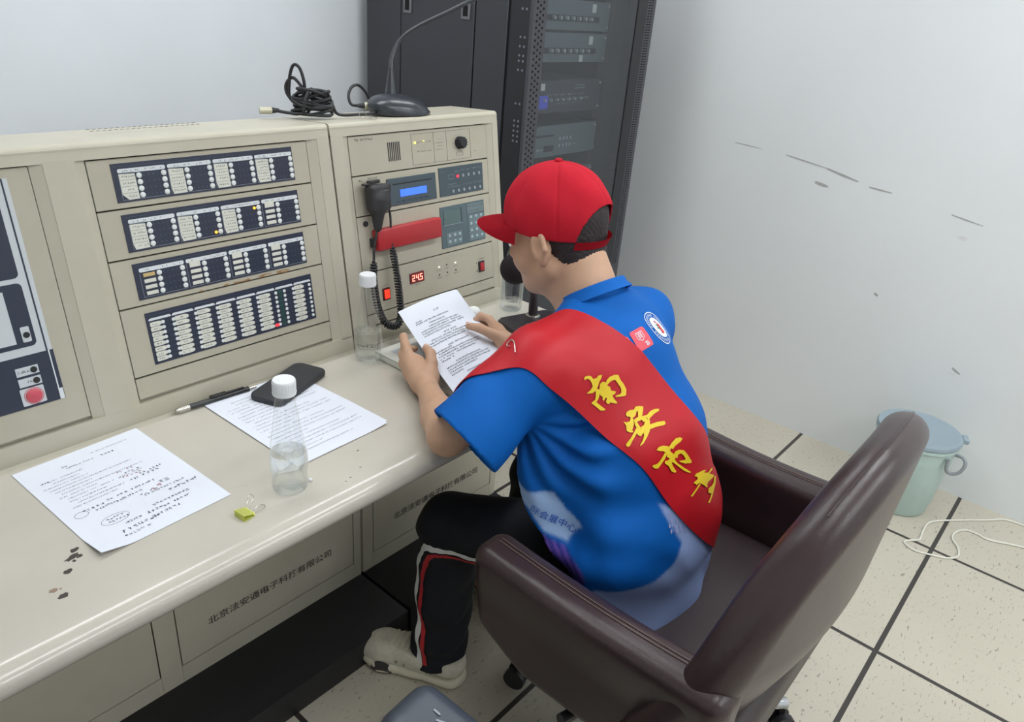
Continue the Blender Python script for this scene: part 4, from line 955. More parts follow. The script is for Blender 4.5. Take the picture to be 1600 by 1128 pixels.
m = MB(); m.tube(curve([q+Vector((-0.006, 0, 0.098)), q+Vector((-0.012, 0.0, 0.13)), q+Vector((-0.045, -0.01, 0.158)), q+Vector((-0.09, -0.02, 0.168)), Vector((1.318, 1.066, 0.945))], 8), 0.005, 10); build('gooseneck', m, M_mic, t)
m = MB(); m.sphere((1.303, 1.058, 0.951), (0.037, 0.037, 0.037), n=28, k=18); build('foam_cover', m, M_foam, t)
# ------------------------------------------------------------------ hand microphone hung on the radio bay
t = thing('hand_microphone', 'black hand microphone with coiled cord hung on the right console', 'microphone', FP(1.098, 0.32, 0.0))
S = SDF(); inv = np.array(MF.inverted())[:3, :]; A3 = inv[:, :3]
def FPn(u, v, w_): return np.array(FP(u, v, w_))
S.rbox(FPn(1.0965, 0.340, 0.020), (0.0285, 0.030, 0.0155), 0.009, A3, k=0)
S.cone(FPn(1.096, 0.335, 0.019), FPn(1.0895, 0.272, 0.016), 0.0215, 0.0095, k=0.012)
S.rbox(FPn(1.1275, 0.358, 0.018), (0.006, 0.011, 0.008), 0.004, A3, k=0.004)
V, Fc = S.mesh(np.array(FP(1.05, 0.25, 0.02))-0.06, np.array(FP(1.145, 0.385, 0.02))+0.06, 0.0025, 2)
M_hm = mat('matt black microphone plastic', (44, 44, 46), 0.5)
hb = mesh_np('case', V, Fc, M_hm, t)
m = MB()
for k in range(5): m.box((1.090-0.001*k, 0.354-k*0.0068, 0.0345), (1.116-0.003*k, 0.3565-k*0.0068, 0.0368), MF, bev=0.0008, seg=1)
build('grille_slat', m, mat('dark grey rubber', (92, 92, 94), 0.5), hb)
m = MB(); m.box((1.079, 0.371, 0.004), (1.112, 0.379, 0.016), MF, bev=0.002, seg=1); m.box((1.062, 0.369, 0.006), (1.08, 0.374, 0.02), MF, bev=0.002, seg=1); build('hanger', m, M_hm, t)
m = MB(); m.tube(curve([FP(1.124, 0.338, 0.002), FP(1.128, 0.326, 0.013), FP(1.131, 0.312, 0.012)], 5), [0.006]*6+[0.0045]*5, 10); build('plug', m, M_hm, t)
m = MB(); m.tube(curve([FP(1.0893, 0.272, 0.016), FP(1.083, 0.255, 0.015), FP(1.074, 0.225, 0.014), FP(1.070, 0.195, 0.013)], 6), 0.0030, 8); m.tube(curve([FP(1.131, 0.312, 0.012), FP(1.133, 0.290, 0.012), FP(1.1285, 0.25, 0.014), FP(1.127, 0.228, 0.014)], 6), 0.0028, 8); build('cord_end', m, M_hm, t)
path = curve([FP(1.070, 0.197, 0.014), FP(1.061, 0.152, 0.017), FP(1.060, 0.095, 0.023), FP(1.068, 0.055, 0.030), FP(1.083, 0.040, 0.034), FP(1.105, 0.037, 0.034), FP(1.121, 0.058, 0.030), FP(1.129, 0.11, 0.022), FP(1.131, 0.16, 0.017), FP(1.129, 0.205, 0.014), FP(1.127, 0.228, 0.014)], 30)
cum = [0.0]
for a, b in zip(path, path[1:]): cum.append(cum[-1]+(b-a).length)
L = cum[-1]; turns = int(L/0.0066); pts = []; up = None; j = 0
NP = turns*9
for i in range(NP+1):
    d = L*i/NP
    while j < len(cum)-2 and cum[j+1] < d: j += 1
    f = (d-cum[j])/max(1e-9, cum[j+1]-cum[j]); p = path[j].lerp(path[j+1], f); tg = (path[j+1]-path[j]).normalized()
    if up is None: up = tg.orthogonal().normalized()
    up = (up-tg*up.dot(tg)).normalized(); sd = tg.cross(up); a = 2*math.pi*turns*i/NP
    rr = 0.0068*min(1, 0.35+i/18, 0.35+(NP-i)/60); wob = 1+0.25*math.sin(i*0.013) if i > NP*0.8 else 1
    pts.append(p+(up*math.cos(a)+sd*math.sin(a))*rr*wob)
m = MB(); m.tube(pts, 0.0027, 6); build('coiled_cord', m, M_hm, t, sharp=None)
# ------------------------------------------------------------------ on top of the consoles
TT = ZT
t = thing('desk_microphone', 'dark gooseneck microphone with oval base on top of right console', 'microphone', (1.256, 1.42, TT))
M_slate = mat('slate black plastic', (50, 54, 60), 0.28, spec=0.6)
m = MB()
def dome(a, b):
    an = 2*math.pi*a; rr = math.sin(b*math.pi/2); h = math.cos(b*math.pi/2)**0.8
    x = 0.078*rr*math.cos(an); y = 0.057*rr*math.sin(an)
    return Vector((1.256, 1.418, TT))+Matrix.Rotation(math.radians(-10), 3, 'Z') @ Vector((x-0.022*h, y+0.006*h, 0.002+0.041*h))
m.grid(dome, 40, 14, cu=True); m.prism([tuple((Vector((1.256, 1.418, 0))+Matrix.Rotation(math.radians(-10), 3, 'Z') @ Vector((0.0785*math.cos(a*math.pi/20), 0.0575*math.sin(a*math.pi/20), 0)))[:2]) for a in range(40)], TT+0.0002, TT+0.0045)
bs = build('base', m, M_slate, t, sharp=60)
nb = Vector((1.2405, 1.4345, TT+0.0405))
m = MB(); m.lathe([(0, 0), (0.0150, 0), (0.0145, 0.0025), (0, 0.003)], Matrix.Translation(nb-Vector((0, 0, 0.001))), 24); build('collar', m, M_silver, bs)
m = MB(); m.cyl(nb, nb+Vector((0.004, 0.004, 0.058)), 0.0135, 20, 0.0055); m.tube(curve([nb+Vector((0.004, 0.004, 0.055)), nb+Vector((0.014, 0.012, 0.080)), nb+Vector((0.036, 0.010, 0.118)), nb+Vector((0.068, -0.012, 0.149)), nb+Vector((0.132, -0.058, 0.190)), nb+Vector((0.195, -0.100, 0.230)), nb+Vector((0.25, -0.135, 0.262)), nb+Vector((0.30, -0.165, 0.280))], 8), 0.0052, 12)
build('gooseneck', m, M_slate, t)
m = MB(); e = nb+Vector((0.30, -0.165, 0.280)); m.cyl(e, e+Vector((0.05, -0.028, 0.008)), 0.007, 16, 0.009); build('capsule', m, M_slate, t)
# microphone lead, coiled
t = thing('microphone_cable', 'coiled black microphone cable with silver plugs on console top', 'cable', (1.03, 1.45, TT))
M_cab = mat('black cable rubber', (40, 41, 44), 0.45)
r = random.Random(21); pts = []
cx, cy = 1.030, 1.452; rx = 0.627; ry = -0.779
pts += [(0.968, 1.4935, TT+0.007), (0.985, 1.478, TT+0.0045), (1.0, 1.46, TT+0.0045)]
for k in range(11):
    zc = TT+0.006+k*0.0043; ra = 0.046-0.0011*k+r.uniform(-0.004, 0.004); rb = 0.026+r.uniform(-0.004, 0.004); tl = r.uniform(0.004, 0.014)
    for q in range(10):
        a = 2*math.pi*q/10+2.2; lx = ra*math.cos(a); ly = rb*math.sin(a)
        pts.append((cx+lx*rx-ly*ry*0.8, cy+lx*ry+ly*rx*0.8, max(TT+0.0045, zc+tl*math.sin(a+k))))
top = TT+0.05
lp = [(-0.040, 0.01, top-0.02), (-0.049, 0.0, top+0.02), (-0.040, -0.002, top+0.052), (-0.024, 0.0, top+0.045), (-0.016, 0.0, top+0.005), (-0.03, 0.002, top-0.03), (-0.052, 0.004, top-0.01), (-0.054, 0.004, top+0.012), (-0.038, 0.004, top+0.026), (-0.018, 0.002, top+0.006), (0.0, 0, top-0.01)]
pts += [(cx+a*rx, cy+a*ry+b, z) for a, b, z in lp]
pts += [(cx+0.04*rx, cy+0.04*ry, TT+0.03), (1.078, 1.425, TT+0.0045), (1.12, 1.405, TT+0.0045), (1.17, 1.41, TT+0.0045), (1.205, 1.47, TT+0.0045), (1.23, 1.50, TT+0.006), (1.228, 1.506, TT+0.03), (1.205, 1.508, TT+0.052), (1.182, 1.506, TT+0.050), (1.165, 1.498, TT+0.032), (1.163, 1.486, TT+0.014), (1.172, 1.470, TT+0.012)]
m = MB(); m.tube(curve(pts, 6), 0.0035, 8); build('lead', m, M_cab, t, sharp=None)
M_xlr = mat('worn silver plug metal', (196, 192, 172), 0.35, metal=0.6)
m = MB(); a, b = Vector((0.932, 1.508, TT+0.008)), Vector((0.956, 1.4985, TT+0.008)); m.cyl(a, b, 0.0078, 20); build('plug', m, M_xlr, t); m = MB(); m.cyl(b, b+(b-a).normalized()*0.016, 0.0068, 16, 0.004); build('plug_boot', m, M_cab, t)
m = MB(); a, b = Vector((1.180, 1.458, TT+0.0135)), Vector((1.206, 1.444, TT+0.014)); m.cyl(a, b, 0.0085, 20); build('plug', m, M_xlr, t); m = MB(); m.cyl(a-(b-a).normalized()*0.016, a, 0.004, 16, 0.0068); build('plug_boot', m, M_cab, t)
m = MB(); ctr = Vector((cx-0.01, cy, TT+0.03))
m.tube([ctr+Vector((rx*0.006*math.sin(a)-ry*0.032*math.cos(a), ry*0.006*math.sin(a)+rx*0.032*math.cos(a), 0.027*math.sin(a))) for a in [2*math.pi*i/18 for i in range(18)]], 0.0035, 8, closed=True); build('tie_loop', m, M_cab, t)
t = thing('wire_ring', 'small bent wire ring beside the oval microphone base on console top', 'ring', (1.112, 1.372, TT))
m = MB(); m.tube([Vector((1.110+0.0075*math.cos(a)*rx, 1.378+0.0075*math.cos(a)*ry, TT+0.0085+0.0075*math.sin(a))) for a in [2*math.pi*i/20 for i in range(20)]], 0.0006, 5, closed=True); m.tube(curve([(1.108, 1.379, TT+0.001), (1.116, 1.371, TT+0.0012), (1.128, 1.362, TT+0.0012), (1.134, 1.356, TT+0.003)], 5), 0.0012, 6); build('wire', m, M_silver, t)

# ------------------------------------------------------------------ chairs
def leather(name, rgb, rough=0.33):
    m = mat(name, rgb, rough, spec=0.55, noise=0.10, nscale=7)
    n, l, b = nodes_of(m); tc = n.new('ShaderNodeTexCoord')
    v = n.new('ShaderNodeTexVoronoi'); v.feature = 'DISTANCE_TO_EDGE'; v.inputs['Scale'].default_value = 380
    nz = n.new('ShaderNodeTexNoise'); nz.inputs['Scale'].default_value = 26; nz.inputs['Detail'].default_value = 5
    ad = n.new('ShaderNodeMath'); ad.operation = 'MULTIPLY_ADD'; ad.inputs[1].default_value = 0.6; l.new(v.outputs['Distance'], ad.inputs[0]); l.new(nz.outputs['Fac'], ad.inputs[2])
    bp = n.new('ShaderNodeBump'); bp.inputs['Strength'].default_value = 0.25; bp.inputs['Distance'].default_value = 0.0015
    l.new(tc.outputs['Object'], v.inputs['Vector']); l.new(tc.outputs['Object'], nz.inputs['Vector']); l.new(ad.outputs[0], bp.inputs['Height']); l.new(bp.outputs['Normal'], b.inputs['Normal'])
    return m
M_leather = leather('dark brown leather', (60, 45, 46), 0.3); M_seatl = leather('dark brown seat leather', (58, 46, 48), 0.42)
M_thread = mat('brown stitching thread', (120, 100, 92), 0.7)
M_chrome = mat('chrome', (190, 192, 196), 0.12, metal=1.0); M_cast = mat('black caster plastic', (34, 34, 38), 0.4)
def sm_np(a, b, t): t = np.clip((t-a)/(b-a), 0, 1); return t*t*(3-2*t)
def armchair(lab, o, yaw, lm, sm_, names, full=True):
    """low tub armchair on a five-star base; local frame: x to the sitter's right, y forward, z up; origin on the floor under the seat"""
    t = thing('armchair', lab, 'chair', (o[0], o[1], 0))
    Mz = Matrix.Translation((o[0], o[1], 0)) @ Matrix.Rotation(yaw, 4, 'Z')
    def put(nm, S, lo, hi, h, m_, parent, warp=None):
        V, Fc = S.mesh(lo, hi, h, 2)
        if warp: V = warp(V)
        R = np.array(Mz); V = V @ R[:3, :3].T+R[:3, 3]
        return mesh_np(nm, V, Fc, m_, parent)
    S = SDF(); S.rbox((0, 0.058, 0.405), (0.285, 0.242, 0.062), 0.035, k=0)
    S.ell((0, 0.06, 0.412), (0.25, 0.23, 0.060), k=0.02)
    seat = put('seat', S, (-0.31, -0.27, 0.33), (0.31, 0.33, 0.50), 0.007, sm_, t)
    for sx in (-1, 1):
        S = SDF(); xo = sx*0.328
        def fn(P, xo=xo, sx=sx):
            x, y, z = P[..., 0], P[..., 1], P[..., 2]
            top = 0.640-0.010*np.cos((y-0.05)*7)+0.0*x
            bot = 0.372+0.07*sm_np(0.17, 0.36, y)+0.03*sm_np(-0.1, -0.3, y)
            thick = (0.030 if full else 0.040)+0.014*sm_np(0.50, 0.62, z)
            lean = 0.05*(0.64-z)            # outer face tucks in towards the floor
            cx = xo-sx*lean
            qx = np.abs(x-cx)-thick
            front = 0.292+0.035*np.sqrt(np.maximum(0.0, 1-((z-0.53)/0.17)**2))
            qy = np.maximum(y-front, -0.180-y)
            qz = np.maximum(z-top, bot-z)
            rr = 0.030
            q = np.stack([qx+rr, qy+rr, qz+rr], -1)
            return np.sqrt((np.maximum(q, 0)**2).sum(-1))+np.minimum(q.max(-1), 0)-rr
        S.add(fn, (xo, 0.03, 0.5), 0.40, 0)
        arm = put('armrest', S, (xo-0.09, -0.28, 0.33), (xo+0.09, 0.38, 0.68), 0.006, lm, t)
        pts = []
        for k in range(15):
            y = 0.29-k*0.030; pts.append(Mz @ Vector((xo-sx*0.006, y, 0.6415-0.010*math.cos((y-0.05)*7))))
        m = MB()
        if not full:
            for k in range(5):
                q0 = Mz @ Vector((xo+0.012-0.008*k, 0.26-0.013*k, 0.6405)); m.box((-0.0015, -0.006-0.002*(k % 2), -0.001), (0.0015, 0.006, 0.0004), Matrix.Translation(q0) @ Matrix.Rotation(0.4*k, 4, 'Z'))
            if sx > 0: build('scuff_marks', m, M_inkl, arm)
            continue
        for off in (-0.004, 0.004):
            m.tube([p+Vector((off, 0, 0)) for p in curve(pts, 2)], 0.0009, 5)
        build('arm_stitching', m, M_thread, arm)
    # back: curved shell, low corners and a high rounded middle
    S = SDF()
    def fb(P):
        x, y, z = P[..., 0], P[..., 1], P[..., 2]
        hgt = (z-0.36)/0.62
        yc = -0.172-0.045*np.clip(hgt, 0, 1.3)+0.055*sm_np(0.66, 0.38, z)+0.085*(x/0.36)**2*(1-0.45*np.clip(hgt, 0, 1))
        wv = 0.392-0.175*np.clip(hgt, 0, 1.2)**2.0
        th = 0.042-0.006*np.clip(hgt, 0, 1)
        top = 0.972-0.10*(np.abs(x)/0.24)**2.6
        q = np.stack([np.abs(x)-wv+0.04, np.abs(y-yc)*0.96-th+0.04, np.maximum(z-top, 0.365+0.07*sm_np(0.24, 0.36, np.abs(x))-z)+0.04], -1)
        return np.sqrt((np.maximum(q, 0)**2).sum(-1))+np.minimum(q.max(-1), 0)-0.04
    S.add(fb, (0, -0.20, 0.66), 0.62, 0)
    back = put('backrest', S, (-0.40, -0.56, 0.33), (0.40, -0.05, 1.04), 0.0075, lm, t)
    m = MB()
    pts = []
    for k in range(25):
        x = -0.205+0.41*k/24; z = 0.972-0.10*(abs(x)/0.24)**2.6; hg = (z-0.36)/0.62
        pts.append(Mz @ Vector((x, -0.172-0.045*hg+0.085*(x/0.36)**2*(1-0.45*min(hg, 1)), z+0.0006)))
    m.tube(curve(pts, 2), 0.0016, 6); build('back_piping', m, lm, back)
    m = MB(); m.box((-0.12, -0.06, 0.335), (0.12, 0.17, 0.348), Mz, bev=0.003, seg=1); build('mechanism_plate', m, M_cast, t)
    m = MB(); m.cyl(Mz @ Vector((0, BY, 0.11)), Mz @ Vector((0, BY, 0.25)), 0.028, 20); m.cyl(Mz @ Vector((0, BY, 0.25)), Mz @ Vector((0, BY, 0.337)), 0.016, 16); build('gas_lift', m, M_chrome, t)
    m = MB(); m.cyl(Mz @ Vector((-0.10, 0.05, 0.340)), Mz @ Vector((-0.285, 0.085, 0.352)), 0.006, 10); m.cyl(Mz @ Vector((-0.280, 0.084, 0.352)), Mz @ Vector((-0.345, 0.098, 0.356)), 0.010, 12, 0.012); build('height_lever', m, M_cast, t)
    m = MB()
    for k in range(5):
        a = math.radians(CH_ROT+72*k); d = Vector((math.cos(a), math.sin(a), 0)); e = Mz @ (d*0.335+Vector((0, BY, 0.082))); c = Mz @ Vector((0, BY, 0.115))
        m.tube([c, c.lerp(e, 0.5), e], [0.024, 0.020, 0.014], 10)
    m.cyl(Mz @ Vector((0, BY, 0.085)), Mz @ Vector((0, BY, 0.14)), 0.036, 20); build('star_base', m, M_chrome, t)
    for k in range(5):
        a = math.radians(CH_ROT+72*k); d = Vector((math.cos(a), math.sin(a), 0)); e = Mz @ (d*0.335+Vector((0, BY, 0))); s_ = Vector((-d.y, d.x, 0)); s_ = (Mz.to_3x3() @ s_)
        m = MB(); m.cyl(e+Vector((0, 0, 0.05)), e+Vector((0, 0, 0.082)), 0.008, 10)
        for sd in (-1, 1): m.cyl(e+s_*(sd*0.008)+Vector((0, 0, 0.0275)), e+s_*(sd*0.023)+Vector((0, 0, 0.0275)), 0.027, 18)
        m.cyl(e-s_*0.010+Vector((0, 0, 0.0275)), e+s_*0.010+Vector((0, 0, 0.0275)), 0.012, 10)
        build('caster', m, M_cast, t)
    return t
CH_ROT = 105; BY = 0.065
ch = armchair('dark brown leather armchair with stitched arms, under the sitting person', (1.165, 0.375), 0.0, M_leather, M_seatl, None)
CH_ROT = 52
ch2 = armchair('grey leather armchair with scuffed arm end, nearest the camera at the bottom edge', (0.190, 0.205), math.radians(4), leather('slate grey leather', (62, 68, 78), 0.36), leather('slate grey seat leather', (72, 78, 86), 0.45), None, False)
# ------------------------------------------------------------------ bin and floor cable
t = thing('waste_bin', 'pale green plastic bin with grey blue lid and carry handle by the wall', 'bin', (2.655, 0.305, 0))
M_bin = mat('pale aqua plastic', (190, 212, 208), 0.45, noise=0.02); M_lid = mat('grey blue plastic lid', (150, 166, 176), 0.4)
Tb = Matrix.Translation((2.655, 0.305, 0))
m = MB(); m.lathe([(0, 0.0005), (0.098, 0.0005), (0.103, 0.006), (0.105, 0.03), (0.108, 0.034), (0.128, 0.272), (0.135, 0.274), (0.135, 0.284), (0.130, 0.286), (0.104, 0.02), (0, 0.015)], Tb, 48); build('tub', m, M_bin, t)
m = MB(); m.lathe([(0.130, 0.286), (0.136, 0.287), (0.137, 0.296), (0.133, 0.3025), (0.120, 0.304), (0.113, 0.301), (0, 0.302)], Tb, 48); ld = build('lid', m, M_lid, t)
m = MB(); m.box((-0.02, -0.152, 0.288), (0.02, -0.132, 0.306), Tb @ Matrix.Rotation(math.radians(20), 4, 'Z'), bev=0.003, seg=1); build('lid_tab', m, M_lid, ld)
m = MB(); Rb = Tb @ Matrix.Rotation(math.radians(-22), 4, 'Z')
m.tube(curve([Rb @ Vector((0.02, -0.130, 0.268)), Rb @ Vector((0.024, -0.155, 0.270)), Rb @ Vector((0.018, -0.172, 0.255)), Rb @ Vector((0.008, -0.168, 0.225)), Rb @ Vector((-0.006, -0.150, 0.212)), Rb @ Vector((-0.02, -0.140, 0.225)), Rb @ Vector((-0.02, -0.134, 0.262))], 6), 0.0058, 10); build('handle', m, mat('grey plastic handle', (146, 152, 156), 0.4), t)
t = thing('floor_cable', 'thin white cable looped across the tiles in front of the bin', 'cable', (2.5, 0.1, 0))
m = MB(); m.tube(curve([(2.845, -0.14, 0.0035), (2.83, -0.03, 0.0035), (2.78, 0.019, 0.0035), (2.698, 0.096, 0.0035), (2.607, 0.169, 0.0035), (2.530, 0.176, 0.0035), (2.470, 0.172, 0.0035), (2.440, 0.195, 0.0035), (2.413, 0.205, 0.0035), (2.395, 0.170, 0.0035), (2.408, 0.131, 0.0035), (2.432, 0.082, 0.0035), (2.470, 0.055, 0.0035), (2.519, 0.064, 0.0035), (2.560, 0.090, 0.0035), (2.605, 0.092, 0.0035), (2.650, 0.068, 0.0035), (2.655, 0.030, 0.0035), (2.651, -0.005, 0.0035), (2.70, -0.12, 0.0035), (2.72, -0.3, 0.0035)], 8), 0.0032, 8); build('cord', m, mat('white cable sheath', (230, 228, 216), 0.5), t)
# ------------------------------------------------------------------ the sitting person
PO = (1.125, 0.55, 0.0)
person = thing('person', 'person in red cap and blue shirt with red sash, reading pages in the brown armchair', 'person', PO)
def skin_mat():
    m = mat('light skin', (202, 162, 134), 0.5, spec=0.4, noise=0.05, nscale=35, sss=0.12)
    return m
M_skin = skin_mat()
M_hair = mat('short black hair', (42, 34, 36), 0.6, noise=0.35, nscale=260, bump=0.8, bscale=420)
M_capr = mat('red cotton twill', (194, 34, 50), 0.85, spec=0.15, noise=0.05, nscale=18, bump=0.25, bscale=700)
M_sash = mat('red satin', (190, 26, 38), 0.45, spec=0.3, noise=0.03, nscale=14)
M_trous = mat('black track trousers', (24, 26, 33), 0.75, spec=0.3, noise=0.15, nscale=25, bump=0.15, bscale=500)
M_shoe = mat('off white shoe mesh', (206, 200, 182), 0.7, noise=0.08, nscale=90, bump=0.35, bscale=600)
M_sole = mat('cream rubber sole', (216, 208, 186), 0.55); M_shoed = mat('dark rubber patch', (54, 50, 50), 0.5)
Hc = np.array([1.148, 0.838, 1.122])
hf = np.array([-0.10, 0.92, -0.33]); hf /= np.linalg.norm(hf)
hl = np.cross([0, 0, 1], hf); hl /= np.linalg.norm(hl)            # to the person's left (-x)
hl = hl+np.array([0, 0, 0.0]); hu = np.cross(hf, hl); AX = np.stack([hl, hf, hu])
cfw = np.array([-0.10, 0.97, -0.10]); cfw /= np.linalg.norm(cfw); cup = np.cross(cfw, hl); cup /= np.linalg.norm(cup); CX = np.stack([hl, cfw, cup])
def H(l, f, u): return Hc+hl*l+hf*f+hu*u
LSH, RSH = np.array([0.970, 0.715, 0.935]), np.array([1.298, 0.705, 0.940])
LEL, REL = np.array([0.842, 0.810, 0.797]), np.array([1.395, 0.820, 0.797])
LWR, RWR = np.array([0.948, 0.975, 0.787]), np.array([1.222, 0.985, 0.797])
B = SDF()
# trunk and legs (inside the clothes)
B.cone((1.125, 0.54, 0.56), (1.125, 0.56, 0.70), 0.070, 0.070, 0.02, sc=(0.68, 1, 1)); B.cone((1.125, 0.56, 0.70), (1.130, 0.66, 0.88), 0.070, 0.068, 0.04, sc=(0.68, 1, 1))
B.cone((1.130, 0.66, 0.88), (1.135, 0.70, 0.965), 0.068, 0.050, 0.04, sc=(0.68, 1, 1))
for s_ in (LSH, RSH): B.cone((1.135, 0.70, 0.965), s_, 0.050, 0.046, 0.04)
for hx, kx, ax_ in ((1.045, 0.972, 0.964), (1.205, 1.290, 1.285)):
    B.cone((hx, 0.53, 0.545), (kx, 0.915, 0.462), 0.070, 0.052, 0.03); B.cone((kx, 0.915, 0.462), (ax_, 0.945, 0.09), 0.050, 0.034, 0.02); B.cone((ax_, 0.93, 0.06), (ax_-0.04, 1.03, 0.04), 0.034, 0.026, 0.02)
# neck and head
B.cone((1.137, 0.705, 0.985), H(0.0, -0.035, -0.040), 0.056, 0.054, 0.03)
B.cone((1.137, 0.735, 0.975), H(0.0, 0.02, -0.075), 0.040, 0.042, 0.03)
B.ell(H(0, -0.012, 0.030), (0.074, 0.094, 0.090), AX, 0.02); B.ell(H(0, 0.028, -0.040), (0.060, 0.066, 0.075), AX, 0.03)
B.ell(H(0, 0.060, -0.085), (0.028, 0.024, 0.022), AX, 0.025)                              # chin
for sg in (-1, 1):
    B.ell(H(sg*0.040, 0.052, -0.035), (0.026, 0.026, 0.028), AX, 0.02)                    # cheek
    B.cone(H(sg*0.052, -0.005, -0.060), H(sg*0.022, 0.058, -0.092), 0.020, 0.016, 0.02)   # jaw line
    B.ell(H(sg*0.031, 0.092, 0.002), (0.016, 0.012, 0.010), AX, 0.010, 's')               # eye socket
    B.cone(H(sg*0.018, 0.088, 0.018), H(sg*0.046, 0.074, 0.017), 0.007, 0.006, 0.010)     # brow
    B.ell(H(sg*0.076, -0.010, -0.016), (0.010, 0.019, 0.033), np.stack([hl*math.cos(0.45)-sg*hf*math.sin(0.45), hf*math.cos(0.45)+sg*hl*math.sin(0.45), hu]), 0.006)   # ear
    B.cone(H(sg*0.082, -0.020, 0.006), H(sg*0.087, -0.026, -0.020), 0.006, 0.005, 0.004); B.cone(H(sg*0.087, -0.026, -0.020), H(sg*0.077, -0.006, -0.046), 0.005, 0.006, 0.004)
    B.ell(H(sg*0.090, -0.006, -0.014), (0.006, 0.009, 0.015), AX, 0.005, 's')
B.cone(H(0, 0.090, 0.008), H(0, 0.108, -0.030), 0.008, 0.011, 0.012); B.ell(H(0.010, 0.100, -0.034), (0.008, 0.009, 0.007), AX, 0.006); B.ell(H(-0.010, 0.100, -0.034), (0.008, 0.009, 0.007), AX, 0.006)
B.ell(H(0, 0.090, -0.058), (0.022, 0.010, 0.005), AX, 0.006); B.ell(H(0, 0.088, -0.068), (0.019, 0.010, 0.006), AX, 0.006); B.ell(H(0, 0.101, -0.063), (0.024, 0.006, 0.0016), AX, 0.003, 's')
# arms
for SH, EL, WR in ((LSH, LEL, LWR), (RSH, REL, RWR)):
    B.cone(SH, EL, 0.046, 0.037, 0.02); B.cone(EL, EL*0.62+WR*0.38, 0.036, 0.0355, 0.015); B.cone(EL*0.62+WR*0.38, WR, 0.0355, 0.0215, 0.012)
# left hand: palm, thumb on the page, fingers under its edge
def digit(pts, rs, k=0.004):
    for i in range(len(pts)-1): B.cone(pts[i], pts[i+1], rs[i], rs[i+1], k if i else 0.010)
B.cone(LWR, (0.962, 1.000, 0.790), 0.0215, 0.024, 0.012)
B.cone((0.960, 1.005, 0.790), (0.978, 1.060, 0.806), 0.0235, 0.0185, 0.014); B.cone((0.978, 1.003, 0.794), (0.990, 1.050, 0.810), 0.0200, 0.0135, 0.014); B.cone((0.955, 1.005, 0.783), (0.966, 1.045, 0.787), 0.0165, 0.0140, 0.014)
digit([(0.980, 1.062, 0.808), (0.992, 1.095, 0.832), (1.006, 1.116, 0.840), (1.020, 1.128, 0.831)], [0.0130, 0.0098, 0.0088, 0.0070])
digit([(0.972, 1.058, 0.797), (0.985, 1.095, 0.812), (1.010, 1.108, 0.812), (1.030, 1.105, 0.808)], [0.0120, 0.0096, 0.0086, 0.0072])
digit([(0.966, 1.045, 0.787), (0.976, 1.083, 0.795), (1.000, 1.094, 0.792), (1.020, 1.090, 0.790)], [0.0115, 0.0092, 0.0082, 0.0070])
digit([(0.962, 1.025, 0.781), (0.967, 1.058, 0.782), (0.986, 1.068, 0.782), (1.002, 1.066, 0.783)], [0.0105, 0.0082, 0.0074, 0.0064])
digit([(0.972, 0.995, 0.798), (0.993, 1.012, 0.818), (1.006, 1.030, 0.8315), (1.014, 1.052, 0.8335)], [0.0170, 0.0122, 0.0108, 0.0084])
# right hand: thumb on the page, fingers behind it
B.cone(RWR, (1.218, 1.000, 0.803), 0.0215, 0.023, 0.012); B.cone((1.216, 1.000, 0.803), (1.236, 1.045, 0.815), 0.0225, 0.0175, 0.014); B.cone((1.232, 0.995, 0.797), (1.247, 1.040, 0.800), 0.0180, 0.0150, 0.014)
digit([(1.238, 1.045, 0.816), (1.245, 1.080, 0.830), (1.236, 1.098, 0.834), (1.222, 1.106, 0.8225)], [0.0130, 0.0100, 0.0090, 0.0072])
digit([(1.244, 1.045, 0.806), (1.256, 1.080, 0.812), (1.240, 1.098, 0.812), (1.218, 1.098, 0.810)], [0.0120, 0.0096, 0.0086, 0.0072])
digit([(1.248, 1.040, 0.797), (1.258, 1.074, 0.798), (1.240, 1.090, 0.797), (1.218, 1.088, 0.797)], [0.0115, 0.0092, 0.0082, 0.0070])
digit([(1.248, 1.025, 0.787), (1.256, 1.056, 0.786), (1.240, 1.072, 0.786), (1.222, 1.070, 0.787)], [0.0105, 0.0082, 0.0074, 0.0064])
digit([(1.212, 0.998, 0.812), (1.190, 1.020, 0.828), (1.176, 1.044, 0.8375), (1.164, 1.068, 0.8385)], [0.0165, 0.0122, 0.0108, 0.0086])
V, Fc = B.mesh((0.76, 0.36, 0.0), (1.48, 1.16, 1.32), 0.0040, 2)
body = mesh_np('body', V, Fc, M_skin, person)
# nails
m = MB(); M_nail = mat('pale pink nail', (224, 186, 170), 0.3)
m.sphere((1.0150, 1.0535, 0.8405), (0.0052, 0.0065, 0.0017), n=12, k=8); m.sphere((1.1625, 1.0705, 0.8462), (0.0055, 0.0070, 0.0017), n=12, k=8); nl = build('thumb_nails', m, M_nail, person)
# face details
m = MB()
for sg in (-1, 1): m.sphere(tuple(H(sg*0.030, 0.0735, 0.001)), 0.0105, n=16, k=10)
build('eyes', m, mat('eye white', (230, 226, 222), 0.2), person)
m = MB()
for sg in (-1, 1): m.sphere(tuple(H(sg*0.030, 0.0800, -0.0015)), 0.0052, n=12, k=8)
build('irises', m, mat('dark brown iris', (40, 26, 20), 0.15), person)
m = MB()
for sg in (-1, 1): m.tube(curve([tuple(H(sg*0.016, 0.097, 0.020)), tuple(H(sg*0.031, 0.0945, 0.024)), tuple(H(sg*0.046, 0.082, 0.020))], 5), 0.0026, 6)
build('eyebrows', m, M_hair, person)
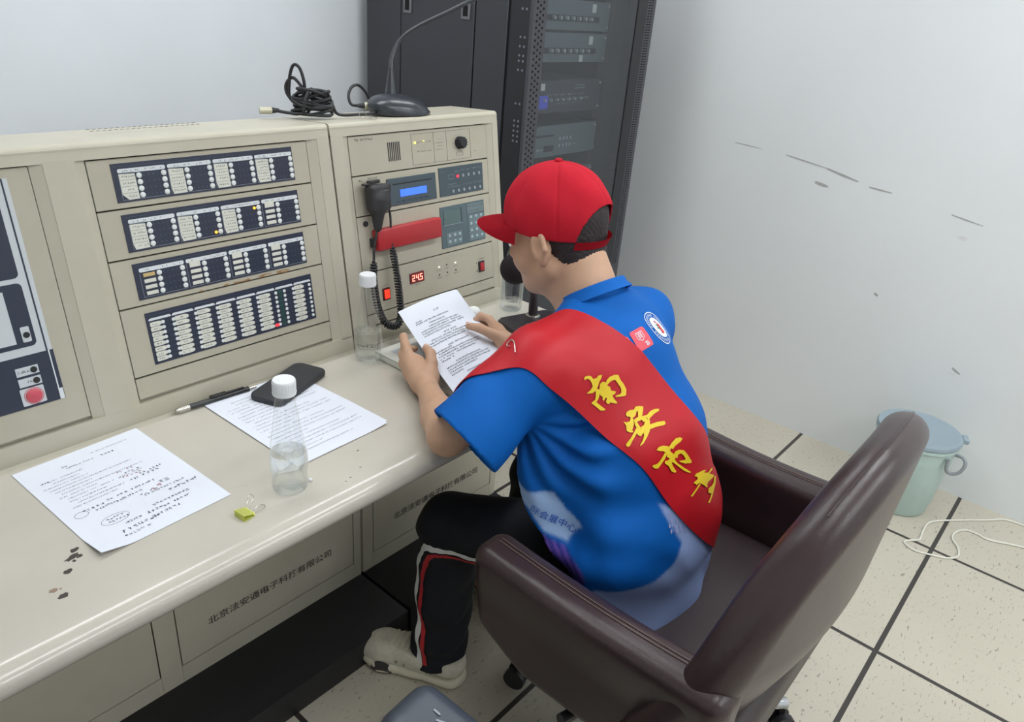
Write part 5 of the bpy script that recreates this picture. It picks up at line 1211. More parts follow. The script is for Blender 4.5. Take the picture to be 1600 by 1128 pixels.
# hair
S = SDF(); S.ell(H(0, -0.014, 0.030), (0.0795, 0.0995, 0.095), AX, 0)
S.ell(H(0, -0.047, -0.035), (0.060, 0.047, 0.080), AX, 0.02)
def hairline(P):
    q = (P-Hc)@AX.T; l, f, u = q[..., 0], q[..., 1], q[..., 2]
    low = -0.108+0.62*np.maximum(f+0.060, 0)+0.10*np.abs(l)               # nape line rising towards the ear
    low = np.where(f > 0.0, 0.012+0.1*f, low); front = f-0.055
    return np.maximum(low-u, front)
S.add(hairline, Hc, 99, 0.006, 'i')
S.post = lambda P, d: d+0.0009*np.sin(P[..., 0]*900)*np.sin(P[..., 1]*700+P[..., 2]*500)
V, Fc = S.mesh(Hc-0.15, Hc+0.15, 0.003, 1); mesh_np('hair', V, Fc, M_hair, person)
# cap: crown shell with a back opening, brim, button, strap
S = SDF()
cc = H(0, -0.012, 0.036); cr_ = (0.0885, 0.110, 0.098)
def crown(P):
    q = (P-cc)@CX.T; l, f, u = q[..., 0], q[..., 1], q[..., 2]
    r = np.array(cr_); k0 = np.sqrt(((q/r)**2).sum(-1)); k1 = np.sqrt(((q/(r*r))**2).sum(-1))+1e-9
    d = k0*(k0-1)/k1
    an = np.arctan2(l, f); hgt = np.clip(u/0.1, 0, 1)
    seam = np.minimum(np.abs(np.mod(an+math.pi/6, math.pi/3)-math.pi/6)*np.sqrt(l*l+f*f), 0.02)
    d = d+0.0014*np.exp(-(seam/0.0028)**2)*(u > -0.03)
    d = d+0.0016*np.sin(an*5+u*60)*np.exp(-((u-0.055)/0.04)**2)+0.0012*np.sin(an*9-u*45+1)*np.exp(-((u-0.02)/0.05)**2)
    shell = np.abs(d+0.0022)-0.0022
    edge = -(u+0.034+0.06*np.clip(-f, 0, 1)-0.10*np.clip(f, 0, 1))
    d2 = np.maximum(shell, edge)
    # arched opening at the back
    hole = np.sqrt((l/0.056)**2+((u+0.026)/0.052)**2)-1
    hole = np.where(f < -0.03, hole*0.045, 1.0)
    return np.maximum(d2, -hole)
S.add(crown, cc, 0.16, 0)
V, Fc = S.mesh(cc-0.15, cc+0.15, 0.0022, 1); cap = mesh_np('cap', V, Fc, M_capr, person)
def capring(an, u):     # a point on the crown surface at the given bearing (0 = front) and height
    z = np.clip(u/cr_[2], -0.95, 0.95); k = math.sqrt(1-z*z); v = np.array([math.sin(an)*cr_[0]*k, math.cos(an)*cr_[1]*k, u])
    return Vector(cc+CX.T @ v)
m = MB()
def brim(a, b):
    x = -1+2*a; an = x*1.15; base = np.array(CX @ (np.array(capring(an, -0.014-0.006*abs(x)))-cc))
    out = 0.074*(1-abs(x)**2.4)**0.6
    v = base+np.array([x*0.006*b, out*b*1.0, -0.012*b*b-0.002-0.018*x*x*b])
    return Vector(cc+CX.T @ v)
m.grid(brim, 36, 12)
bmesh.ops.solidify(m.bm, geom=m.bm.faces[:], thickness=0.0028)
build('cap_brim', m, M_capr, cap)
m = MB(); m.sphere(tuple(Vector(cc+cup*(cr_[2]+0.001))), (0.008, 0.008, 0.004), Matrix([hl, cfw, cup]).transposed(), 16, 8); build('cap_button', m, M_capr, cap)
pts = []
for k in range(19):
    an = math.pi-0.80+1.60*k/18; pts.append((an, -0.041-0.001*math.cos((k-9)/9*1.5)))
m = MB(); capring2 = lambda a, u: Vector(cc)+(capring(a, u)-Vector(cc))*1.075; top = [capring2(a, u+0.0075) for a, u in pts]; bot = [capring2(a, u-0.0075) for a, u in pts]
n_ = len(pts); m.add(top+bot, [(i, i+1, n_+i+1, n_+i) for i in range(n_-1)], None, True); bmesh.ops.solidify(m.bm, geom=m.bm.faces[:], thickness=-0.002); build('cap_strap', m, M_capr, cap)
# shirt
S = SDF(); sx_ = (0.62, 1, 1)
S.cone((1.125, 0.520, 0.45), (1.125, 0.525, 0.62), 0.122, 0.116, 0.03, sc=sx_); S.cone((1.125, 0.525, 0.62), (1.128, 0.575, 0.78), 0.116, 0.104, 0.03, sc=sx_)
S.cone((1.128, 0.575, 0.78), (1.132, 0.665, 0.92), 0.104, 0.092, 0.03, sc=sx_); S.cone((1.132, 0.665, 0.92), (1.136, 0.705, 0.98), 0.092, 0.064, 0.03, sc=sx_)
S.cone((1.005, 0.690, 0.86), (0.990, 0.655, 0.60), 0.066, 0.080, 0.04); S.cone((1.245, 0.690, 0.86), (1.26, 0.655, 0.60), 0.066, 0.080, 0.04)
S.cone((1.135, 0.705, 0.975), LSH, 0.064, 0.062, 0.03); S.cone((1.135, 0.705, 0.975), RSH, 0.064, 0.064, 0.03)
LH = np.array([0.822, 0.752, 0.820]); RH = np.array([1.392, 0.745, 0.815])
for SH, HE in ((LSH, LH), (RSH, RH)):
    ax_ = (HE-SH)/np.linalg.norm(HE-SH)
    S.cone(SH, HE+ax_*0.03, 0.064, 0.080, 0.03)
def clips(P):
    d = -1e9*np.ones(P.shape[:-1])
    z = P[..., 2]; y = P[..., 1]; x = P[..., 0]
    hem = 0.464+1.0*np.clip(y-0.468, 0, 0.24)+0.006*np.sin(x*30+y*40)*sm_np(0.50, 0.6, y)
    torso = np.where(np.abs(x-1.125) < 0.235, hem-z, -1.0)
    d = np.maximum(d, torso)
    for SH, HE in ((LSH, LH), (RSH, RH)):
        ax_ = (HE-SH)/np.linalg.norm(HE-SH); q = (P-HE)@ax_
        rad = np.sqrt(np.maximum(((P-HE)**2).sum(-1)-q*q, 0))
        d = np.maximum(d, np.where(rad < 0.13, q, -1.0))
    return d
S.add(clips, (1.125, 0.6, 0.7), 99, 0.004, 'i')
for SH, HE in ((LSH, LH), (RSH, RH)):        # hollow sleeve mouths
    ax_ = (HE-SH)/np.linalg.norm(HE-SH); S.cone(HE-ax_*0.012, HE+ax_*0.06, 0.068, 0.0745, 0.004, 's')
AP = np.array([0.900, 0.690, 0.845])
def folds(P, d):
    x, y, z = P[..., 0], P[..., 1], P[..., 2]
    q = P-AP; hx = q[..., 0]*0.627-q[..., 1]*0.779; r = np.sqrt(hx**2+q[..., 2]**2)+1e-6; th = np.arctan2(q[..., 2], hx)
    left = sm_np(1.16, 1.02, x)*sm_np(0.94, 0.86, z)*sm_np(0.905, 0.96, x+0.35*(0.80-z))
    a = 0.0060*np.sin(th*15+2.0*np.sin(r*22))*np.exp(-((r-0.10)/0.09)**2)*left
    s = 0.0020*np.sin((z*1.0+hx*0.55)*70+3*np.sin(hx*18))*np.exp(-((z-0.66)/0.10)**2)*left
    b = 0.0016*np.sin((z+0.45*x)*52+2.2*np.sin(x*14+1))*sm_np(0.80, 0.62, z)
    c = 0.0022*np.sin(x*38+z*26+2*np.sin(y*30))
    sl = 0.0026*np.sin(((P-LSH)@((LH-LSH)/0.2))*5.0+y*48+1.5*np.sin(z*25))*sm_np(0.955, 0.90, x)
    return d+0.9*(a+s+b+c+sl)*(1-np.exp(-(np.minimum(((P-LH)**2).sum(-1), ((P-RH)**2).sum(-1))/0.0075)**2))*1.0
S.post = folds
V, Fc = S.mesh((0.72, 0.34, 0.45), (1.50, 0.90, 1.09), 0.0046, 2)
# printed cloth pattern: bright blue with paler patches, by position on the cloth (h runs round the left side of the body)
M_shirt = bpy.data.materials.new('printed blue sports cloth'); M_shirt.use_nodes = True
_n, _l, _b = nodes_of(M_shirt); _a = _n.new('ShaderNodeAttribute'); _a.attribute_name = 'print'; _l.new(_a.outputs['Color'], _b.inputs['Base Color'])
_b.inputs['Roughness'].default_value = 0.65; _b.inputs['Specular IOR Level'].default_value = 0.15
_tc = _n.new('ShaderNodeTexCoord'); _nz = _n.new('ShaderNodeTexNoise'); _nz.inputs['Scale'].default_value = 600; _bp = _n.new('ShaderNodeBump'); _bp.inputs['Strength'].default_value = 0.1; _bp.inputs['Distance'].default_value = 0.001
_l.new(_tc.outputs['Object'], _nz.inputs['Vector']); _l.new(_nz.outputs['Fac'], _bp.inputs['Height']); _l.new(_bp.outputs['Normal'], _b.inputs['Normal'])
def in_poly(h, z, poly):
    c = np.zeros(h.shape, bool); n = len(poly)
    for i in range(n):
        (x0, y0), (x1, y1) = poly[i], poly[(i+1) % n]
        k = ((y0 > z) != (y1 > z)) & (h < (x1-x0)*(z-y0)/(y1-y0+1e-12)+x0); c ^= k
    return c
PATCH = dict(lav=[], pale=[], purple=[], bright=[])
PATCH['pale'] = [(-0.26, 0.712), (-0.191, 0.705), (-0.139, 0.724), (-0.112, 0.690), (-0.082, 0.673), (-0.104, 0.630), (-0.149, 0.640), (-0.182, 0.674), (-0.26, 0.690)]
PATCH['purple'] = [(-0.150, 0.633), (-0.106, 0.622), (-0.075, 0.595), (-0.066, 0.570), (-0.082, 0.50), (-0.20, 0.50), (-0.20, 0.62)]
PATCH['lav'] = [(0.048, 0.735), (0.085, 0.718), (0.111, 0.700), (0.168, 0.690), (0.40, 0.70), (0.40, 0.40), (-0.10, 0.40), (-0.060, 0.540), (-0.047, 0.563), (0.0105, 0.585), (0.055, 0.600), (0.088, 0.622), (0.102, 0.659), (0.070, 0.702)]
def shirt_colours(V):
    h = (V[:, 0]-1.0)*0.627-(V[:, 1]-0.5)*0.779; z = V[:, 2]
    C = np.tile(np.array(lin((14, 96, 180))), (len(V), 1))
    t = sm_np(0.78, 0.60, z)[:, None]*0.5; C = C*(1-t)+np.array(lin((12, 104, 200)))*t
    for k, col in (('lav', (156, 178, 228)), ('pale', (168, 198, 240)), ('purple', (104, 84, 176))):
        if not PATCH[k]: continue
        mk = in_poly(h, z, PATCH[k])
        cc_ = np.array(lin(col))
        if k == 'purple':
            st = (np.sin(h*420+z*260) > 0.2)[:, None]; C[mk] = np.where(st[mk], np.array(lin((126, 92, 190))), np.array(lin((52, 60, 150))))
        else: C[mk] = cc_
    return C
shirt = mesh_np('shirt', V, Fc, M_shirt, person)
ca = shirt.data.color_attributes.new('print', 'FLOAT_COLOR', 'POINT')
colr = np.ones((len(V), 4)); _g = np.random.RandomState(3); colr[:, :3] = sum(shirt_colours(V+_g.uniform(-0.0035, 0.0035, (1, 3))) for _ in range(14))/14
ca.data.foreach_set('color', colr.ravel().astype(np.float32)) if len(ca.data) == len(V) else None
SV = V; bvh_s = BVHTree.FromPolygons([Vector(v) for v in V], [tuple(f) for f in Fc])
# collar
m = MB(); cn = Vector((1.140, 0.725, 1.032)); axn = Vector((0.05, 0.58, 0.80)).normalized(); e1 = axn.orthogonal().normalized()
e1 = (Vector((1, 0, 0))-axn*axn.x).normalized(); e2 = axn.cross(e1)
def coll(a, b):
    an = 2*math.pi*a; r0 = 0.061; t = 2*math.pi*b
    rr = r0+0.0035*math.cos(t)+0.010*(0.5-0.5*math.cos(math.pi*b*2))*0.0+(0.010 if math.sin(t) < 0 else 0.0)*abs(math.sin(t)); hh = 0.012*math.sin(t)
    return cn+(e1*math.cos(an)*1.02+e2*math.sin(an)*0.98)*rr+axn*hh
m.grid(coll, 48, 10, cu=True); bmesh.ops.remove_doubles(m.bm, verts=m.bm.verts[:], dist=1e-5)
M_blue = mat('blue ribbed collar cloth', (20, 100, 186), 0.7, spec=0.15, noise=0.04, nscale=60)
build('collar', m, M_blue, shirt)
# ---- decals laid on cloth
def on_cloth(bvh, mb, Mx, lift=0.0012, sub=0.006):
    bm = mb.bm
    bmesh.ops.triangulate(bm, faces=bm.faces[:])
    for _ in range(4):
        es = [e for e in bm.edges if e.calc_length() > sub]
        if not es: break
        bmesh.ops.subdivide_edges(bm, edges=es, cuts=1); bmesh.ops.triangulate(bm, faces=bm.faces[:])
    Nn = Mx.to_3x3() @ Vector((0, 0, 1))
    for v in bm.verts:
        p = Mx @ v.co; hit = bvh.ray_cast(p+Nn*0.06, -Nn, 0.2)
        if hit[0] is None: hit = bvh.find_nearest(p)
        v.co = hit[0]+Nn*lift
    return mb
def flat(poly, z=0.0):
    m = MB(); m.add([(x, y, z) for x, y in poly], [tuple(range(len(poly)))]); return m
def nearest_frame(bvh, p, udir):
    q, n, _, _ = bvh.find_nearest(Vector(p)); 
    if n.dot(q-Vector((1.13, 0.6, q.z))) < 0: n = -n
    u = Vector(udir); u = (u-n*u.dot(n)).normalized(); v = n.cross(u)
    return Matrix(((u.x, v.x, n.x, q.x), (u.y, v.y, n.y, q.y), (u.z, v.z, n.z, q.z), (0, 0, 0, 1)))
# trousers
S = SDF()
S.cone((1.055, 0.56, 0.550), (0.975, 0.915, 0.460), 0.088, 0.071, 0.03); S.cone((1.200, 0.56, 0.550), (1.290, 0.905, 0.458), 0.088, 0.071, 0.03)
S.cone((1.05, 0.53, 0.545), (1.20, 0.53, 0.545), 0.076, 0.076, 0.03)
for kx, ax_ in ((0.975, 0.966), (1.290, 1.285)):
    S.cone((kx, 0.915, 0.455), (ax_, 0.930, 0.045), 0.070, 0.0660, 0.02); 
S.add(lambda P: 0.066-P[..., 2]+0.006*np.sin(P[..., 1]*40), (1.1, 0.9, 0.1), 99, 0, 'i')
def tfold(P, d):
    x, y, z = P[..., 0], P[..., 1], P[..., 2]
    kn = np.exp(-((z-0.43)/0.07)**2)*sm_np(0.80, 0.88, y)
    return d+0.0035*np.sin(z*62+2.5*np.sin(x*25+y*19))*sm_np(0.45, 0.2, z)+0.004*np.sin((y+z*0.8)*70+x*20)*kn+0.003*np.sin(y*45+x*30)*sm_np(0.86, 0.75, y)
S.post = tfold
V, Fc = S.mesh((0.86, 0.36, 0.02), (1.36, 1.03, 0.66), 0.005, 2)
trousers = mesh_np('trousers', V, Fc, M_trous, person); bvh_t = BVHTree.FromPolygons([Vector(v) for v in V], [tuple(f) for f in Fc])
def ribbon(bvh, pts, wd, lift, wob=0.0, seed=1):
    r = random.Random(seed); P = curve(pts, 10); m = MB(); L, R = [], []; N = []
    for i, p in enumerate(P):
        q, n, _, _ = bvh.find_nearest(p); N.append((q, n))
    for i, (q, n) in enumerate(N):
        a, b = N[max(0, i-1)][0], N[min(len(N)-1, i+1)][0]; t = (b-a).normalized(); s_ = n.cross(t).normalized(); w_ = wd*(1+wob*math.sin(i*0.9+seed))
        rows = []
        for k in range(4):
            p = q+s_*w_*(k/3-0.5); h = bvh.find_nearest(p); rows.append(h[0]+h[1]*lift)
        L.append(rows)
    n_ = len(L); vs = [p for rows in L for p in rows]
    m.add(vs, [(i*4+k, (i+1)*4+k, (i+1)*4+k+1, i*4+k+1) for i in range(n_-1) for k in range(3)], None, True)
    return m
M_wst = mat('white stripe tape', (228, 228, 226), 0.7); M_rst = mat('red stripe tape', (186, 38, 46), 0.7)
WP = [(0.902, 0.927, 0.080), (0.900, 0.934, 0.148), (0.905, 0.935, 0.215), (0.908, 0.948, 0.265), (0.909, 0.951, 0.310), (0.909, 0.951, 0.354), (0.904, 0.936, 0.405), (0.901, 0.921, 0.434), (0.900, 0.892, 0.4455), (0.914, 0.860, 0.450), (0.928, 0.814, 0.454), (0.940, 0.76, 0.47)]
RP_ = [(0.906, 0.912, 0.080), (0.905, 0.916, 0.126), (0.906, 0.919, 0.186), (0.905, 0.925, 0.222), (0.902, 0.929, 0.263), (0.905, 0.930, 0.315), (0.904, 0.922, 0.375), (0.902, 0.903, 0.420), (0.910, 0.878, 0.431), (0.930, 0.853, 0.432), (0.9355, 0.827, 0.4365), (0.945, 0.76, 0.455)]
build('white_stripe', ribbon(bvh_t, WP, 0.0150, 0.0016, 0.12, 1), M_wst, trousers)
build('red_stripe', ribbon(bvh_t, RP_, 0.0115, 0.0020, 0.12, 2), M_rst, trousers)
# shoes
for sgn, hx, tx in ((-1, (0.982, 0.852), (0.876, 1.100)), (1, (1.280, 0.860), (1.305, 1.065))):
    hv = Vector((hx[0], hx[1], 0)); tv = Vector((tx[0], tx[1], 0)); d = (tv-hv); L = d.length; d.normalize(); lft = Vector((-d.y, d.x, 0))
    def SP(a, b, z): return np.array(hv+d*a*L+lft*b)+np.array([0, 0, z])
    A3 = np.stack([np.array(lft), np.array(d), [0, 0, 1.0]])
    S = SDF(); S.cone(SP(0.14, 0, 0.062), SP(0.40, 0, 0.070), 0.036, 0.042, 0.02); S.cone(SP(0.40, 0, 0.066), SP(0.78, 0.004, 0.048), 0.043, 0.040, 0.03); S.cone(SP(0.78, 0.004, 0.048), SP(0.90, 0.006, 0.046), 0.040, 0.034, 0.02)
    S.cone(SP(0.15, 0, 0.06), SP(0.20, 0, 0.080), 0.034, 0.036, 0.02)
    S.add(lambda P: 0.018-P[..., 2], SP(0.5, 0, 0.05), 99, 0.004, 'i'); S.add(lambda P: P[..., 2]-0.086+0.03*sm_np(0.9, 0.84, P[..., 1])*0, SP(0.5, 0, 0.05), 99, 0.004, 'i')
    V, Fc = S.mesh(SP(0.5, 0, 0.06)-0.17, SP(0.5, 0, 0.06)+0.17, 0.0042, 1); bv2 = BVHTree.FromPolygons([Vector(v) for v in V], [tuple(f) for f in Fc]); up = mesh_np('shoe', V, Fc, M_shoe, person)
    S = SDF(); S.cone(SP(0.14, 0, 0.022), SP(0.5, -0.001, 0.024), 0.041, 0.040, 0.02, sc=(1, 1, 1.55)); S.cone(SP(0.5, -0.001, 0.022), SP(0.78, 0.004, 0.022), 0.040, 0.046, 0.02, sc=(1, 1, 1.6)); S.cone(SP(0.78, 0.004, 0.022), SP(0.90, 0.006, 0.026), 0.046, 0.034, 0.02, sc=(1, 1, 1.5))
    S.add(lambda P: 0.001-P[..., 2], SP(0.5, 0, 0.05), 99, 0, 'i'); S.add(lambda P, hv=hv, d=d: P[..., 2]-0.040+0.008*np.sin(((P-np.array(hv))@np.array(d))*26), SP(0.5, 0, 0.05), 99, 0.003, 'i')
    V, Fc = S.mesh(SP(0.5, 0, 0.03)-0.17, SP(0.5, 0, 0.03)+0.17, 0.0042, 1); so = mesh_np('sole', V, Fc, M_sole, up)
    bv = BVHTree.FromPolygons([Vector(v) for v in V], [tuple(f) for f in Fc])
    m = MB()
    for k in range(5):
        a = 0.47+k*0.055; P = [Vector(SP(a, b, 0.16)) for b in (-0.026, -0.013, 0, 0.013, 0.026)]
        Q = []
        bu = BVHTree.FromObject(up, bpy.context.evaluated_depsgraph_get()) if k == 0 else bu
        for p in P:
            h = bu.ray_cast(p-Vector(ORG[person.name]), Vector((0, 0, -1))); Q.append((h[0]+Vector(ORG[person.name])+Vector((0, 0, 0.0015))) if h[0] else p-Vector((0, 0, 0.08)))
        m.tube(curve(Q, 4), 0.0026, 6)
    build('laces', m, M_sole, up)
    m = MB(); 
    poly = [(0.80, 0.004), (0.93, 0.004), (0.97, 0.012), (0.95, 0.026), (0.86, 0.026), (0.79, 0.020)]
    for sd in ((1,) if sgn < 0 else (-1,)):
        pts = []
        for a in np.linspace(0.64, 0.84, 9):
            f_ = max(0.15, math.sin(math.pi*(a-0.62)/0.24))**0.6
            for z in (0.007, 0.007+0.018*f_, 0.007+0.040*f_):
                o = Vector(SP(a, sd*0.12, z)); h = bv.ray_cast(o, -lft*sd) if z < 0.03 else bv2.ray_cast(o, -lft*sd); pts.append((h[0] if h[0] else Vector(SP(a, sd*0.045, z)))+lft*sd*0.0016)
        m.add(pts, [(i*3+k, (i+1)*3+k, (i+1)*3+k+1, i*3+k+1) for i in range(8) for k in range(2)], None, True)
    build('dark_patch', m, M_shoed, so)
    m = MB()
    for a, b in ((0.52, 0.07), (0.60, 0.065)):
        o = Vector(SP(a, b*(1 if sgn < 0 else -1), 0.055)); h = bu.ray_cast(o-Vector(ORG[person.name]), -lft*(1 if sgn < 0 else -1))
        if h[0]: m.sphere(h[0]+Vector(ORG[person.name]), 0.0045, n=10, k=6)
    build('eyelets', m, mat('grey eyelet', (150, 144, 130), 0.5), up)

# ---- sash: one satin band from the left shoulder across the back to the right hip and round to the front
def sash_path(): return curve([(0.975, 0.850, 0.880), (0.950, 0.810, 0.950), (0.950, 0.735, 1.010), (0.990, 0.620, 1.000), (1.065, 0.500, 0.890), (1.145, 0.410, 0.780), (1.235, 0.370, 0.690), (1.340, 0.420, 0.630), (1.400, 0.530, 0.600), (1.380, 0.660, 0.585)], 12)
SP_ = sash_path(); rows = []
CUP = [Vector((0.30, -0.10, 0.95))]*1
for i, p in enumerate(SP_):
    q, n, _, _ = bvh_s.find_nearest(p); t = (SP_[min(i+1, len(SP_)-1)]-SP_[max(i-1, 0)]).normalized()
    w_ = n.cross(t).normalized()
    if rows and w_.dot(rows[-1][1]) < 0: w_ = -w_
    if not rows and w_.x < 0: w_ = -w_
    rows.append([q, w_, n])
W_ = [r[1] for r in rows]
for _ in range(6): W_ = [W_[0]]+[((W_[i-1]+W_[i]*2+W_[i+1])/4).normalized() for i in range(1, len(W_)-1)]+[W_[-1]]
NS, NT = len(rows), 14; G = []
for i in range(NS):
    r_ = []
    for k in range(NT+1):
        p = rows[i][0]+rows[i][2]*0.03+W_[i]*0.188*(k/NT-0.590); h = bvh_s.find_nearest(p); r_.append(h[0])
    G.append(r_)
def grow(G, lift):
    out = []
    for r_ in G:
        o = []
        for p in r_:
            q, n, _, _ = bvh_s.find_nearest(p)
            d = (p-q).dot(n)
            o.append(p if d > lift else q+n*lift)
        out.append(o)
    return out
for it in range(14):
    G2 = []
    for i in range(NS):
        r_ = []
        for k in range(NT+1):
            a = G[max(i-1, 0)][k]; b = G[min(i+1, NS-1)][k]; c = G[i][max(k-1, 0)]; d = G[i][min(k+1, NT)]
            if i in (0, NS-1): r_.append(G[i][k])
            elif k in (0, NT): r_.append((a+b+G[i][k]*2)/4)
            else: r_.append((a+b+c+d)/4)
        G2.append(r_)
    G = grow(G2, 0.004)
vsS = [p for r_ in G for p in r_]; m_ = NT+1
fsS = [(i*m_+k, (i+1)*m_+k, (i+1)*m_+k+1, i*m_+k+1) for i in range(NS-1) for k in range(NT)]
m = MB(); m.add(vsS, fsS, None, True); bmesh.ops.recalc_face_normals(m.bm, faces=m.bm.faces[:])
if sum(f.normal.dot(f.calc_center_median()-Vector((1.13, 0.62, 0.8))) for f in m.bm.faces) < 0: bmesh.ops.reverse_faces(m.bm, faces=m.bm.faces[:])
bmesh.ops.solidify(m.bm, geom=m.bm.faces[:], thickness=0.0016)
for f in m.bm.faces: f.smooth = True
sash = build('sash', m, M_sash, person, sharp=60)
bvh_k = BVHTree.FromPolygons(vsS, fsS)
GLYPHS = [((1.0002,0.5918,0.9239),(-0.561,-0.705,0.434),[[(-27.5,31.9),(-24.6,34.6),(-18.7,34.3),(-13.9,31.4),(-12.1,25.4),(-5.2,25.7),(-1.5,28.2),(5.3,27.2),(1.8,22.2),(-4.1,16.8),(-7.1,12.2),(-13.4,5.0),(-20.8,3.0),(-29.9,4.9),(-30.3,6.5),(-22.5,9.3),(-17.1,14.0),(-16.8,20.4),(-18.5,26.8),(-22.3,30.1),(-27.5,29.2)],[(-13.3,7.9),(-5.9,4.2),(-10.0,-3.8),(-14.8,-10.5),(-20.0,-14.3),(-14.5,-23.1),(-8.9,-31.7),(-11.3,-32.7),(-18.2,-30.6),(-22.2,-23.0),(-28.5,-13.7),(-28.0,-12.0),(-20.3,-9.5),(-17.1,-3.1)],[(5.3,8.6),(9.6,15.6),(16.8,19.1),(26.1,19.4),(33.2,16.8),(34.3,7.5),(38.1,-2.6),(39.3,-12.6),(35.6,-21.1),(31.7,-22.1),(16.4,-18.1),(15.7,-15.7),(25.8,-16.0),(28.8,-13.4),(30.3,-7.2),(27.6,3.3),(24.9,10.4),(19.2,11.7),(12.6,9.7),(7.7,6.8)],[(-5.7,8.8),(-3.2,13.6),(1.8,15.6),(7.5,12.2),(6.9,7.2),(12.0,2.3),(11.5,-4.1),(19.2,-8.9),(17.1,-11.8),(10.6,-13.3),(12.0,-20.5),(15.1,-27.9),(12.7,-28.9),(6.1,-25.3),(3.2,-22.9),(1.3,-25.1),(-2.9,-23.1),(-3.8,-19.4),(0.4,-14.3),(-1.9,-12.5),(-6.3,-16.6),(-8.1,-15.0),(-6.5,-8.9),(-9.3,-6.0),(-8.7,1.5)]]),
 ((1.0297,0.5285,0.8724),(-0.377,-0.645,0.665),[[(-15.2,25.9),(-11.4,29.0),(-4.6,29.4),(2.9,26.6),(8.3,29.6),(15.6,27.6),(23.4,23.2),(18.7,16.9),(11.5,10.2),(3.0,10.3),(5.2,15.4),(8.7,20.7),(5.5,21.3),(-0.3,16.1),(-9.3,14.6),(-10.7,19.4),(-13.6,22.0),(-13.7,20.0),(-14.9,22.7)],[(-25.5,17.3),(-20.8,13.7),(-15.0,12.6),(-9.9,17.0),(-6.7,13.3),(-10.9,5.2),(-19.4,-2.5),(-19.9,-6.5),(-25.0,-4.5),(-28.9,0.8),(-24.9,8.8),(-24.6,12.8)],[(-6.8,11.4),(3.1,12.3),(15.3,8.4),(22.2,7.1),(32.0,9.7),(42.5,9.0),(52.4,5.2),(51.0,2.1),(37.5,2.1),(24.7,-0.3),(17.4,-2.9),(6.8,0.2),(7.3,4.1),(-1.5,5.5),(-10.2,2.9)],[(11.2,-11.3),(17.4,-10.1),(34.6,-13.1),(50.5,-18.3),(50.4,-23.3),(44.6,-24.2),(27.1,-19.3),(14.6,-17.5),(8.0,-15.8)],[(20.5,4.9),(21.5,-2.9),(15.8,-12.4),(9.3,-19.5),(-1.9,-26.1),(-14.0,-32.0),(-21.4,-33.3),(-21.7,-31.8),(-13.3,-27.3),(-5.8,-21.1),(-3.7,-16.1),(-11.8,-19.1),(-15.7,-14.8),(-15.3,-11.0),(-28.4,-18.0),(-38.3,-24.5),(-42.3,-23.1),(-42.6,-18.9),(-40.1,-17.3),(-29.7,-13.3),(-16.5,-6.2),(-8.0,-0.5),(-3.4,-0.8),(-5.0,-6.1),(5.4,-5.3),(12.8,1.4)],[(-8.1,7.8),(-3.8,5.5),(-3.9,-4.7),(1.9,-9.8),(-2.1,-11.9),(-9.5,-5.9),(-10.5,0.9)]]),
 ((1.0689,0.4739,0.8131),(-0.184,-0.907,0.379),[[(-7.3,20.5),(4.6,25.6),(17.6,29.5),(27.7,27.2),(33.0,23.0),(25.9,19.8),(11.0,17.6),(2.7,14.0),(-0.5,17.0),(-5.1,15.9)],[(-35.7,26.3),(-28.7,29.4),(-18.7,28.5),(-6.4,23.0),(-3.9,15.4),(-8.0,11.2),(-14.6,11.8),(-20.3,18.7),(-28.0,22.1)],[(-18.8,15.2),(-13.5,11.3),(-22.0,5.0),(-31.0,-0.3),(-40.6,-5.8),(-47.0,-4.0),(-51.7,1.6),(-50.0,3.5),(-39.9,3.0),(-31.7,6.7)],[(-9.9,17.6),(-3.7,11.5),(1.6,5.6),(5.9,-0.0),(3.0,-6.7),(8.6,-15.0),(23.1,-28.8),(45.2,-47.8),(39.1,-46.8),(24.7,-36.6),(11.5,-24.0),(-1.0,-11.0),(-7.0,-6.7),(-4.8,-15.5),(2.8,-29.5),(-3.1,-29.0),(-10.7,-23.0),(-15.2,-11.3),(-23.4,-3.2),(-22.5,1.2),(-15.3,-0.5),(-9.4,1.0),(-16.2,6.6),(-12.9,13.0)],[(1.1,3.8),(7.9,8.1),(17.8,7.2),(30.6,1.2),(40.0,-11.4),(51.0,-29.2),(47.3,-30.7),(30.1,-24.7),(16.0,-15.9),(13.6,-12.6),(28.2,-17.2),(33.0,-16.7),(26.8,-6.2),(20.3,-0.7),(13.0,-0.8),(10.4,-5.7),(3.9,-2.2)]]),
 ((1.1504,0.4437,0.739),(0.091,-0.915,0.394),[[(-28.2,20.1),(-20.6,22.7),(-9.6,20.3),(2.6,18.1),(17.8,14.2),(19.1,11.9),(7.7,12.2),(29.0,3.1),(51.0,2.8),(65.2,-1.9),(57.9,-3.2),(34.5,-0.7),(64.7,-16.9),(58.6,-18.9),(39.1,-15.0),(20.6,-12.2),(14.4,-14.8),(13.8,-19.0),(6.8,-17.0),(-0.1,-9.8),(-8.8,-3.1),(-16.2,1.6),(-27.6,2.2),(-28.0,4.6),(-34.6,8.9),(-30.0,10.6),(-18.8,10.2),(-18.4,15.1)],[(-16.7,0.4),(-11.3,-2.7),(-25.7,-6.0),(-38.5,-9.1),(-48.5,-11.3),(-52.3,-8.9),(-42.2,-6.0),(-26.9,-2.5)]]),
 ((1.1811,0.4329,0.7075),(0.21,-0.858,0.469),[[(36.3,13.1),(48.4,9.1),(32.8,0.6),(13.4,-3.7),(-3.9,-8.6),(-28.9,-14.2),(-36.2,-11.2),(-21.3,-8.5),(-7.3,-4.0),(-17.6,0.4),(-22.2,4.0),(-14.4,9.6),(3.0,6.8),(17.9,6.6)]])]
M_gold = mat('yellow printed lettering', (236, 204, 40), 0.5)
